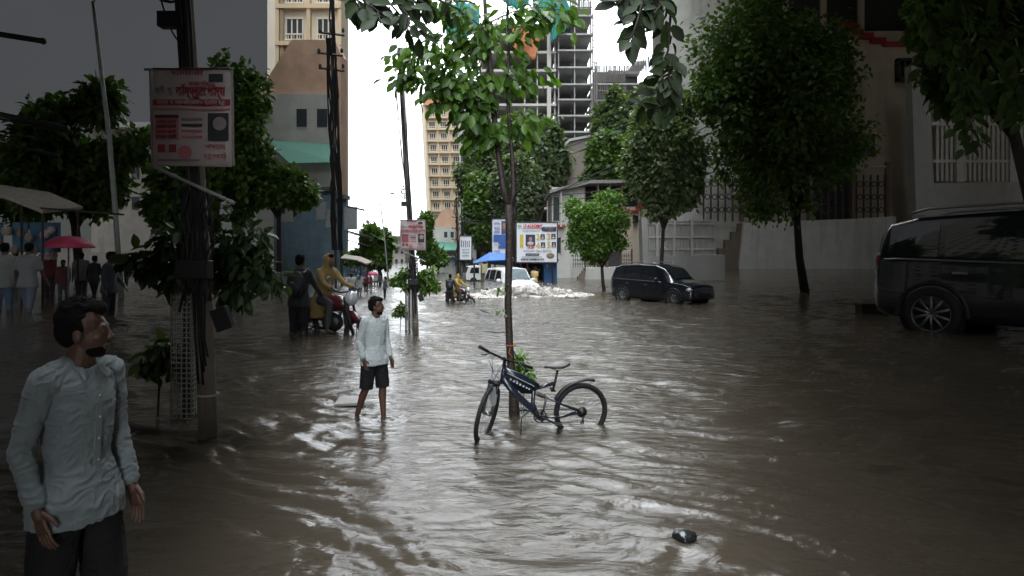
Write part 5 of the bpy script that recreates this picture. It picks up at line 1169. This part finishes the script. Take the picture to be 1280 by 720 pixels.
p = P(668, 362, 38); person('man in a yellow shirt wading beside the blue kiosk', (p.x, 38, -.5), 150, .95, STAND, (.55, .4, .16), (.03, .03, .03), (.1, .06, .045), vox=.03, sleeve='short')

# ---------------- vehicles
WPAINT = mat('paint_white', (.7, .71, .72), .25, var=.02, coat=.6); BPAINT = mat('paint_black', (.008, .010, .016), .22, var=.02, coat=.8)
p = P(640, 368, 32); car('white hatchback driving through the flood and throwing up spray', (p.x, 33.2), -66, 1.04, 'hatch', WPAINT, z=-.42)
p = P(822, 376, 28.3); car('smaller black people carrier parked in water by the white fence', (P(826, 0, 28.6).x, 28.6), -52, 1.0, 'suv', BPAINT, z=-.18)
p = P(1222, 410, 18.7); car('large black people carrier parked in water at the right edge', (14.3, 17.2), -47, 2.0, 'suv', BPAINT, z=-.12)
p = P(611, 349, 46); van('small white open truck behind the blue tarp stall', (p.x, 46), 196, .62)

# spray thrown up by the white hatchback
def spray():
    c = P(650, 368, 31.2); c.z = 0; rg = random.Random(8); fm = mat('foam', (.66, .63, .58), .6, var=.15, scale=4, bump=.6, bscale=14)
    t = fm.node_tree; b = t.nodes['Principled BSDF']; tc_ = N(t, 'ShaderNodeTexCoord'); a = N(t, 'ShaderNodeTexNoise'); a.inputs['Scale'].default_value = 5; a.inputs['Detail'].default_value = 9; a.inputs['Roughness'].default_value = .7
    t.links.new(tc_.outputs['Object'], a.inputs['Vector']); r = N(t, 'ShaderNodeMapRange'); r.inputs[1].default_value = .40; r.inputs[2].default_value = .56; r.inputs[3].default_value = .05; r.inputs[4].default_value = .95
    t.links.new(a.outputs[0], r.inputs[0]); t.links.new(r.outputs[0], b.inputs['Alpha'])
    q = MB(c)
    for i in range(380):
        t = rg.uniform(-1, 1); x = t*2.1+.35; y = .9*t*t-.3+rg.uniform(-.25, .25); h = (.52-.36*abs(t)**1.1)*rg.uniform(.25, 1)
        rr = rg.uniform(.03, .11); q.ell(c+Vector((x, y, h*.9)), (rr*1.3, rr, rr), 8, 6)
    for i in range(90):
        a = rg.uniform(0, 6.28); r_ = rg.uniform(.3, 1); q.ell(c+Vector((math.cos(a)*3.4*r_-.2, math.sin(a)*1.6*r_+.3, .0)), (rg.uniform(.25, .6), rg.uniform(.12, .3), rg.uniform(.03, .09)), 8, 5)
    me = remesh(q, .035, 1, .10, 7); o = link('spray', me, fm, None, loc=c); tag(o, 'white foaming spray around the front of the hatchback', 'spray', kind='stuff')
    d = MB()
    for i in range(900):
        t = rg.gauss(0, .55); d.ell(Vector((t*2.2+.35, .9*t*t-.5+rg.uniform(-.5, .3), rg.uniform(.05, .7)*(1-.4*min(1, abs(t))))), [rg.uniform(.006, .022)]*3, 5, 4)
    d.build('droplets', fm, o)
spray()
# ---------------- foreground tree with its forked trunk
def fore_tree():
    Y = 8.9; m = C1(Y); s = m.m; b = m.P(643, 522); b.z = -.35; b.y = Y
    o = empty('forked_tree', b, 'slender dark forked tree in the middle with the bicycle leaning on it', 'tree')
    q = MB(b)
    q.tube([b, m.P(643, 520), m.P(642, 490), m.P(639, 465), m.P(637, 430), m.P(635, 380), m.P(636, 330), m.P(637, 290), m.P(636, 256)], [.075, .073, .062, .052, .048, .047, .048, .05, .056], 12)
    q.tube([m.P(636, 262), m.P(629, 235), m.P(624, 200), m.P(619, 160), m.P(615, 110), m.P(611, 60), m.P(607, 20), m.P(604, -30)], [.045, .04, .038, .036, .034, .03, .026, .02], 10)
    q.tube([m.P(637, 262), m.P(642, 240), m.P(641, 205), m.P(637, 160), m.P(634, 110), m.P(636, 60), m.P(634, 0), m.P(640, -30)], [.04, .033, .028, .026, .022, .018, .015, .012], 10)
    q.build('trunk', mat('bark_wet', (.03, .02, .016), .6, var=.4, scale=18, bump=.9, bscale=35), o, True)
    q = MB(b); tw = []
    br = [((617, 165), (600, 145), (578, 118), (560, 95), (545, 85)), ((613, 110), (590, 95), (560, 100), (520, 95), (495, 90)), ((611, 60), (585, 50), (555, 45), (525, 60), (500, 70)), ((609, 40), (585, 20), (560, 5), (540, -5)),
          ((636, 60), (655, 40), (680, 22), (715, 28)), ((634, 100), (650, 90), (668, 95)), ((637, 150), (650, 152), (664, 150)), ((608, 30), (640, 15), (670, 8), (700, 12)), ((619, 170), (605, 175), (593, 165)), ((612, 80), (600, 110), (590, 130), (583, 160)), ((615, 120), (570, 130), (545, 125)), ((610, 50), (575, 75), (552, 110))]
    rg = random.Random(21); pts = []; dirs = []
    for i, l in enumerate(br):
        dd = rg.uniform(-.6, .6); L = [m.P(x, y, dd*j/4) for j, (x, y) in enumerate(l)]
        q.tube(L, [.012-.002*j for j in range(len(L))], 5)
        for a, c in zip(L[:-1], L[1:]):
            for t in np.arange(0, 1, .11): tw.append((a.lerp(c, t), (c-a).normalized()))
    # hanging thin shoots
    for (x, y, x2, y2) in ((553, 100, 549, 128), (600, 388, 612, 392)): q.tube([m.P(x, y), m.P((x+x2)/2+2, (y+y2)/2), m.P(x2, y2)], .006, 4)
    q.tube([m.P(637, 415), m.P(622, 416), m.P(607, 414)], .006, 4); q.tube([m.P(637, 432), m.P(643, 440), m.P(647, 450)], .008, 5)
    q.split('branch', BARK, o)
    P_, D_, U_, S_ = [], [], [], []
    for p, d in tw:
        n = 4 if p.x/Y*F+640 < 610 else 3
        for k in range(n):
            # short side shoot then leaf
            off = Vector((rg.gauss(0, 1), rg.gauss(0, 1), rg.gauss(-.1, .8)))*.11; pp = p+off
            P_.append(pp); D_.append(off.normalized()*.6+d*.3+Vector((rg.gauss(0, .4), rg.gauss(0, .4), -.75))); U_.append(Vector((rg.gauss(0, .55), -.45+rg.gauss(0, .5), .7))); S_.append(rg.uniform(.12, .2))
    arr = lambda L: np.array([v[:] for v in L])
    me = leaf_mesh('foliage', arr(P_)-np.array(b[:]), arr(D_), arr(U_), np.array(S_), LEAF_O); link('foliage', me, leafmat('leaf_fore', (.03, .07, .012), (.10, .19, .03), .45), o)
    # sprouts low on the trunk
    for (x, y, r_, n, sd) in ((631, 388, 7, 16, 1), (626, 360, 6, 8, 2)): 
        c = m.P(x, y); leaf_cloud('sprout', [(c.x, c.y-.05, c.z, r_*s*1.2, .08, r_*s)], n, .075, G2, o, sd, LEAF_O, .9, off=b, shell=.2)
    q = MB(b); q.torus(m.P(638.5, 432), .056, .008, (0, .1, 1), 18, 6); q.torus(m.P(638.5, 430.5), .057, .007, (0, -.2, 1), 18, 6); q.tube([m.P(638, 433, -.05), m.P(636, 440, -.07), m.P(641, 446, -.08)], .006, 5); q.build('tied_rope', mat('rope_orange', (.4, .1, .04), .7), o, True)
    c = m.P(655, 468, .25); b2 = Vector((c.x, c.y, -.3)); o2 = empty('green_plant', b2, 'bright green leafy plant growing behind the bicycle frame', 'plant')
    bl = [m.P(x, y, .2)[:]+(r1*s, r1*s*.8, r2*s) for x, y, r1, r2 in ((652, 455, 9, 8), (660, 472, 9, 7), (648, 468, 8, 9), (664, 482, 7, 5))]
    leaf_cloud('foliage', bl, 150, .10, leafmat('leaf_lime', (.07, .15, .03), (.15, .26, .06), .4), o2, 3, LEAF_O, .2, off=b2, shell=.2)
    q = MB(b2); q.tube([b2, m.P(655, 500, .22), m.P(655, 465, .2)], .008, 5); q.tube([m.P(652, 520, .2), m.P(650, 470, .2)], .006, 5); q.build('stem', BARK2, o2)
fore_tree()
def hanging_branch(label, Y, lines, per, size, seed, lm, spread=.06):
    m = C1(Y); rg = random.Random(seed); b = m.P(*lines[0][0]); o = empty('hanging_branch', b, label, 'branch'); q = MB(b); P_, D_, U_, S_ = [], [], [], []
    for l in lines:
        dd = rg.uniform(-.3, .3); L = [m.P(x, y, dd*j/4) for j, (x, y) in enumerate(l)]; q.tube(L, [.008*(1-.14*j) for j in range(len(L))], 5)
        for a, c in zip(L[:-1], L[1:]):
            n = max(2, int((c-a).length/per))
            for i in range(n):
                p = a.lerp(c, (i+.5)/n); d = (c-a).normalized()
                for sd in (-1, 1):
                    side = Vector((d.z, rg.gauss(0, .3), -d.x))*sd
                    P_.append(p+side*spread*rg.random()); D_.append(side*.9+d*.7+Vector((rg.gauss(0, .25), rg.gauss(0, .3), -.35))); U_.append(Vector((rg.gauss(0, .4), -.8, .6+rg.gauss(0, .3)))); S_.append(size*rg.uniform(.75, 1.2))
    q.build('twig', BARK, o); arr = lambda L: np.array([v[:] for v in L])
    link('foliage', leaf_mesh('foliage', arr(P_)-np.array(b[:]), arr(D_), arr(U_), np.array(S_), LEAF_O), lm, o)
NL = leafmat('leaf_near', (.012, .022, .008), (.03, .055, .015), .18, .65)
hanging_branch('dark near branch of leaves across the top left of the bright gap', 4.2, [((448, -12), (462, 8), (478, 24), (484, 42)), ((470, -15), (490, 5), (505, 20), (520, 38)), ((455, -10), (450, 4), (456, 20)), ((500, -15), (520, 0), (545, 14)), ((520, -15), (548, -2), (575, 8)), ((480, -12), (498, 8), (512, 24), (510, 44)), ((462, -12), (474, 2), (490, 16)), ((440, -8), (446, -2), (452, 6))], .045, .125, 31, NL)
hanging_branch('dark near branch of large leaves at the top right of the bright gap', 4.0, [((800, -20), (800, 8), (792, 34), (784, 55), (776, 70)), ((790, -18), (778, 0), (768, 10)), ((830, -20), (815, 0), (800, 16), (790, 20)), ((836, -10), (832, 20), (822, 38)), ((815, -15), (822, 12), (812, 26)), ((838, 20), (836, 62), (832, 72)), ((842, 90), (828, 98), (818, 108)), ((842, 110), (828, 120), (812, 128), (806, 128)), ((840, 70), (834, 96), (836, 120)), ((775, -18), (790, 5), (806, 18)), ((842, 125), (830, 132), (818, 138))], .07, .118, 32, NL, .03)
hanging_branch('dark drooping branch over the upper right flank', 9.0, [((1150, -20), (1165, 30), (1190, 70), (1215, 120), (1225, 180)), ((1200, -20), (1210, 40), (1240, 90), (1262, 150)), ((1180, -20), (1220, 30), (1270, 60)), ((1240, -20), (1262, 40), (1275, 110), (1270, 160)), ((1215, 60), (1200, 120), (1210, 190)), ((1160, 20), (1185, 50), (1170, 80))], .09, .2, 33, G5, .12)

# ---------------- bicycle
def bicycle():
    def B(x, y, d=0): Y = 8.0+(x-610)/116*.42+d; return P(x, y, Y)
    b = B(668, 530); b.z = -.12; o = empty('bicycle', b, 'dark mountain bicycle leaning against the forked tree, wheels half under water', 'bicycle')
    FR = mat('bike_frame_navy', (.012, .018, .032), .3, coat=.6, var=.1); BK = mat('bike_black', (.012, .012, .013), .5); ST = mat('bike_steel', (.25, .25, .26), .35, metal=.8); TY = mat('bike_tyre', (.014, .014, .014), .75, bump=.5, bscale=90)
    def wheel(c, ax, u, name, Rw=.325):
        q = MB(b); q.torus(c, Rw, .027, ax, 56, 10, u=u)
        A = Vector(ax).normalized(); U = Vector(u); U = (U-A*U.dot(A)).normalized(); V = A.cross(U)
        for i in range(72):      # knobs of the tread
            a = i*2*math.pi/72; d = U*math.cos(a)+V*math.sin(a)
            for sg in (-1, 1): q.ell(Vector(c)+d*(Rw+.022)+A*sg*.014, (.007, .007, .007), 5, 4)
        w_ = q.build(name, TY, o, True)
        q = MB(b); q.torus(c, Rw-.03, .011, ax, 48, 8, u=u); rim = q.build('rim', ST if False else BK, w_, True); q = MB(b)
        for i in range(28):
            a = i*2*math.pi/28; d = U*math.cos(a)+V*math.sin(a); d2 = U*math.cos(a+.35*(1 if i % 2 else -1))+V*math.sin(a+.35*(1 if i % 2 else -1)); sg = .03 if (i//2) % 2 else -.03
            q.tube([Vector(c)+d2*.022+A*sg, Vector(c)+d*(Rw-.035)], .0014, 4)
        q.build('spokes', ST, w_); q = MB(b); q.tube([Vector(c)-A*.05, Vector(c)+A*.05], .022, 12); q.build('hub', ST, w_, True); return A, U, V
    rc = B(726, 514); axr = Vector((-.27, 1, .06)); wheel(rc, axr, (0, 0, 1), 'rear_wheel')
    fc = P(609, 517, 7.93); axf = Vector((.95, -.30, -.22)); A, U, V = wheel(fc, axf, (.23, 0, .97), 'front_wheel')
    # frame
    q = MB(b); q.tube([B(631, 456), B(627, 478)], .026, 12); q.tube([B(629, 463), B(650, 472), B(672, 484)], [.028, .034, .030], 12, flat=1.5); q.tube([B(628, 473), B(645, 493), B(664, 510), B(672, 519)], [.03, .032, .028, .03], 12, flat=1.3)
    q.poly([B(630, 466, -.012), B(672, 486, -.012), B(668, 492, -.012), B(652, 492, -.012), B(634, 476, -.012)], (0, .024, 0))
    q.tube([B(672, 485), B(692, 479)], .022, 10); q.tube([B(667, 488), B(666, 505), B(672, 519)], [.024, .026, .03], 10)
    q.tube([B(672, 519), B(676, 523), B(684, 522)], .03, 10); q.build('frame', FR, o, True, bev=0)
    q = MB(b)
    for d in (-.05, .05): q.tube([B(676, 521, d), B(700, 521.5, d), rc+Vector((0, d*1.1, 0))], .014, 8); q.tube([B(683, 496, d), B(703, 506, d), rc+Vector((0, d*1.1, 0))], .012, 8); q.tube([B(683, 496, d), B(680, 510, d), B(676, 521, d)], .012, 8)
    q.build('swingarm', FR, o, True)
    q = MB(b); a, c = B(669, 491), B(684, 497); q.tube([a, c], .01, 8)
    for i in range(9): q.torus(a.lerp(c, .15+.08*i), .023, .006, (c-a), 16, 6)
    q.build('shock_spring', mat('spring_steel', (.12, .10, .09), .4, metal=.6), o, True)
    # decals along the tube
    q = MB(b)
    for i, (x, y) in enumerate(((637, 475), (641, 477.5), (645, 479.5), (649, 481.5), (653, 483.5), (657, 485.5), (660, 487))):
        p0 = B(x, y, -.045); q.poly([p0, p0+Vector((.02, 0, -.008)), p0+Vector((.026, 0, .012)), p0+Vector((.006, 0, .02))], (0, .004, 0))
    q.build('decal', mat('decal_silver', (.4, .42, .44), .4), o)
    q = MB(b); q.tube([B(634, 466.5, -.035), B(652, 475, -.045), B(668, 483, -.04)], .004, 5); q.build('stripe', mat('decal_silver', (.4, .42, .44), .4), o)
    # seat
    q = MB(b); q.tube([B(691, 489), B(697, 463)], .015, 10); q.tube([B(689, 484), B(691, 489)], .022, 10); q.build('seat_post', BK, o, True)
    q = MB(b); L = [(680.5, 459, .018, .012), (686, 458.6, .026, .016), (693, 458.8, .05, .022), (700, 458, .085, .026), (706, 456.6, .10, .026), (711, 455.2, .085, .018), (713, 455, .03, .01)]; vs = []; fs = []
    for (x, y, wd, h) in L:
        c = B(x, y)
        for k in range(14): th = 2*math.pi*k/14; vs.append(c+Vector((0, math.cos(th)*wd, math.sin(th)*h)))
    for i in range(len(L)-1):
        for k in range(14): fs.append((i*14+k, i*14+(k+1) % 14, (i+1)*14+(k+1) % 14, (i+1)*14+k))
    fs += [tuple(range(14)), tuple(range(84, 98))]
    q.add(vs, fs); sd = q.build('saddle', BK, o, True); q = MB(b)
    for d in (-.03, .03): q.tube([B(688, 460.5, d), B(697, 463, d), B(705, 460.5, d)], .005, 5)
    q.build('saddle_rails', ST, sd)
    # fork, stem, bars
    fr = P(625, 480, 8.02); q = MB(b); tp = fc+U*.37
    for sg in (-1, 1): q.tube([tp+A*.055*sg, tp-U*.16+A*.055*sg], .017, 10); 
    q.tube([tp-A*.07, tp+A*.07], .026, 10); q.tube([tp, B(627, 478)], .02, 8); q.build('fork_crown', BK, o, True)
    q = MB(b)
    for sg in (-1, 1): q.tube([tp-U*.12+A*.055*sg, fc+A*.055*sg], [.022, .017], 10)
    q.build('fork_leg', mat('fork_silver', (.16, .17, .18), .35, metal=.5), o, True)
    q = MB(b); st = B(631, 449); q.tube([B(630, 458), st, P(630, 448, 7.95)], .02, 8); q.build('stem', BK, o, True)
    hb = [P(599, 433, 7.72), P(607, 438, 7.75), P(620, 444, 7.86), P(630, 449, 7.93), P(640, 452, 8.04), P(652, 455, 8.2), P(665, 460, 8.32)]
    q = MB(b); q.tube(hb, .013, 10); hbo = q.build('handlebar', BK, o, True); q = MB(b); q.tube([hb[0], hb[1].lerp(hb[2], .2)], .019, 10); q.build('grip', mat('grip_rubber', (.01, .01, .01), .85), hbo, True); q = MB(b); q.tube([hb[6], hb[5].lerp(hb[4], .2)], .019, 10); q.build('grip', mat('grip_rubber', (.01, .01, .01), .85), hbo, True)
    q = MB(b); q.tube([P(614, 441, 7.78), P(606, 444, 7.68), P(602, 443, 7.64)], .007, 6); q.tube([P(648, 454, 8.12), P(656, 462, 8.05), P(661, 463, 8.05)], .007, 6); q.split('brake_lever', BK, hbo, True)
    q = MB(b)
    for k, (a0, x1, y1, e) in enumerate(((hb[2], 612, 452, B(626, 476)), (hb[2], 616, 458, tp), (hb[4], 622, 466, tp), (hb[4], 640, 470, B(634, 470)))):
        q.tube([a0, a0.lerp(P(x1, y1, 7.7), .5)+Vector((-.03, 0, .03)), P(x1, y1, 7.72), P((x1*.5+310), (y1+e.z*0+14), 7.85) if False else P(x1, y1, 7.72).lerp(e, .5)+Vector((-.02, 0, -.02)), e], .0035, 5)
    q.build('brake_cable', BK, o)
    # front number plate style mudguard bit
    q = MB(b); c = tp-U*.1-Vector((0, .09, 0)); q.poly([c+Vector((-.03, 0, .06)), c+Vector((.04, 0, .07)), c+Vector((.05, 0, -.12)), c+Vector((.01, 0, -.17)), c+Vector((-.025, 0, -.1))], (0, .006, 0)); q.build('fork_guard', mat('guard_grey', (.15, .155, .16), .4), o)
    # rear mudguard over the tyre
    q = MB(b); vs = []; fs = []; uu = Vector((0, 0, 1)); Ar = axr.normalized(); uu = (uu-Ar*uu.dot(Ar)).normalized(); vv = Ar.cross(uu)
    n = 20
    for i in range(n+1):
        th = R(-64+(88*i/n)); rr = .395+.035*max(0, i/n-.6)*2.5
        for j in range(7):
            t = j/3-1; vs.append(rc+(uu*math.cos(th)-(vv*math.sin(th) if vv.x < 0 else -vv*math.sin(th)))*(rr-.03*t*t)+Ar*.035*t)
    for i in range(n):
        for j in range(6): fs.append((i*7+j, i*7+j+1, i*7+j+8, i*7+j+7))
    q.add(vs, fs); x = q.build('mudguard', BK, o, True); md = x.modifiers.new('s', 'SOLIDIFY'); md.thickness = .004; q = MB(b); q.tube([B(690, 487), B(694, 489)], .012, 6); q.build('mudguard_clamp', BK, o)
    # drive train
    q = MB(b); bbk = B(675, 520, -.06); q.torus(bbk, .075, .008, axr, 28, 6); q.torus(bbk, .05, .006, axr, 24, 6); q.tube([bbk-Vector((0, .02, 0)), bbk+Vector((0, .14, 0))], .02, 10)
    for k in range(5): a = k*2*math.pi/5; q.tube([bbk, bbk+Vector((math.cos(a)*.075, 0, math.sin(a)*.075))], .007, 5)
    ck = q.build('crank', BK, o, True); q = MB(b); q.tube([bbk, B(697, 531, -.08)], .011, 8); q.tube([bbk+Vector((0, .14, 0)), B(655, 512, .08)], .011, 8); q.build('crank_arm', BK, ck, True)
    q = MB(b); q.box(B(698, 530, -.14), (.09, .09, .025)); q.box(B(654, 512, .14), (.09, .09, .025)); q.build('pedal', BK, ck, bev=.004)
    q = MB(b); c = rc-Ar*.045
    for i, r_ in enumerate((.062, .054, .046, .038, .03)):
        cc = c-Ar*(.006*i); q.tube([cc, cc+Ar*.003], r_, 22)
    for k in range(22): a = k*2*math.pi/22; q.ell(c+uu*.064*math.cos(a)+vv*.064*math.sin(a), (.006, .004, .006), 5, 4)
    q.tube([c+Vector((.01, -.02, -.05)), c+Vector((.0, -.03, -.12))], .014, 6); q.torus(c+Vector((0, -.03, -.115)), .02, .006, axr, 14, 5); q.build('rear_sprockets', ST if False else mat('sprocket', (.05, .045, .04), .5, metal=.6), o, True)
    q = MB(b); q.tube([bbk+Vector((0, 0, .075)), c+Vector((0, 0, .045))], .005, 5); q.tube([bbk-Vector((0, 0, .075)), c+Vector((-.02, 0, -.12))], .005, 5); q.build('chain', mat('chain', (.04, .035, .03), .5, metal=.6), o)
    q = MB(b); q.tube([B(664, 512, -.04), B(652, 522, -.1), B(651, 545, -.14)], .008, 6); q.build('kickstand', BK, o)
bicycle()

# ---------------- the two men wading
MAN = dict(hipL=7, kneeL=6, hipR=-6, kneeR=19, shR=-14, elR=34, abdR=9, inR=6, shL=2, elL=14, abdL=6, bend=1, slim=.93)
SH = mat('shirt_grey_blue', (.50, .55, .56), .85, var=.06, scale=4, bump=.3, bscale=260, sheen=.2)
SH_DIM = mat('shirt_dimmed', (.19, .22, .23), .85, var=.06, scale=4, bump=.3, bscale=260, sheen=.2)  # the pale shirt darkened, side shade held in its colour
p = P(468, 522, 8.9)
person('bearded man in pale grey shirt and black shorts wading left of the bicycle', (p.x, 8.9, -.10), 52, .955, MAN, pants=(.006, .006, .007), skin=(.11, .055, .035), legs='short', vox=.0075, turn=36, shirt_m=SH)
p = P(96, 0, 3.3)
big = person('large nearby man in shade-darkened grey shirt at the lower left corner of the photo', (p.x, 3.3, -.03), 72, 1.138, dict(MAN, slim=.88), pants=(.006, .006, .007), skin=(.10, .05, .032), legs='short', vox=.0055, turn=34, shirt_m=SH_DIM)
big.scale.x *= .92      # slighter build

# ---------------- odds and ends in the water
q = MB((-2.25, 9.6, 0)); q.poly([(-2.45, 9.35, .015), (-2.12, 9.4, .02), (-2.1, 9.75, .02), (-2.2, 9.9, .015), (-2.5, 9.85, .01)], (0, 0, .04)); tag(q.build('paving_slab', mat('slab_white', (.35, .34, .32), .7, stain=.5), bev=.008, loc=(-2.25, 9.6, 0)), 'pale broken paving slab breaking the water left of the wading man', 'slab')
c = P(856, 672, 5.1); q = MB(c); q.ell(c, (.085, .09, .05)); q.ell(c+Vector((.05, 0, .015)), (.04, .05, .03)); q.ell(c+Vector((-.04, .03, -.01)), (.05, .08, .05)); o = link('saddle_tip', remesh(q, .008, 3, .008, 30), mat('saddle_black', (.012, .014, .014), .3), None, loc=c); tag(o, 'small black lump for the enlarged saddle tip in the water near the bottom centre right', 'bag')  # lump standing in for the tip of the enlarged bicycle saddle
m = Map(K, 23); c = m.P(782, 347); c.z = 0; q = MB(c); q.box(c, (.9, .5, .5)); q.box(c+Vector((0, 0, .3)), (1, .6, .1)); tag(q.build('wooden_crate', mat('crate_brown', (.06, .035, .02), .8, stain=.4), bev=.02, loc=c), 'small brown crate in the water behind the large black car', 'crate')

# ---------------- unseen canopies added above the frame to shade both sides
def shade_canopy(i, sd, Yc, ryd):
    rx = .42*max(Yc, 0)+3.4; rz = 1.0+.04*Yc; zc = 2.9+.40*max(Yc+ryd, 1)+rz; xc = sd*(.245*max(Yc, 0)+(.6 if Yc < 12 else .8)+rx)
    base = Vector((sd*(.9*max(Yc, 0)+7), Yc, -.35)); 
    o = empty('canopy_blocker', base, 'unseen leafy canopy added above the picture to shade the pavement', 'tree', 'unseen canopies added for shade')
    rg = random.Random(i); bl = []
    for k in range(40): bl.append((xc+rg.uniform(-1, 1)*rx*.86, Yc+rg.uniform(-1, 1)*ryd*.95, zc+rg.uniform(-.6, .8)*rz, rx*.26, ryd*.34, rz*.6))
    leaf_cloud('crown', bl, 17000 if Yc < 20 else 11000, .42+.035*Yc, G1, o, i, off=base, shell=.1)  # leaves of the added canopy, there only to shade the sides
    q = MB(base); q.tube([base, base+Vector((-sd*.3, 0, zc*.6)), Vector((xc+sd*rx*.5, Yc, zc))], [.35, .28, .12], 8); q.build('trunk', BARK, o, True)
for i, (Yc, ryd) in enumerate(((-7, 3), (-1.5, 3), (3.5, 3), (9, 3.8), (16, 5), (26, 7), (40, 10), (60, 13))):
    for sd in (-1, 1): shade_canopy(100+2*i+(sd > 0), sd, Yc, ryd)
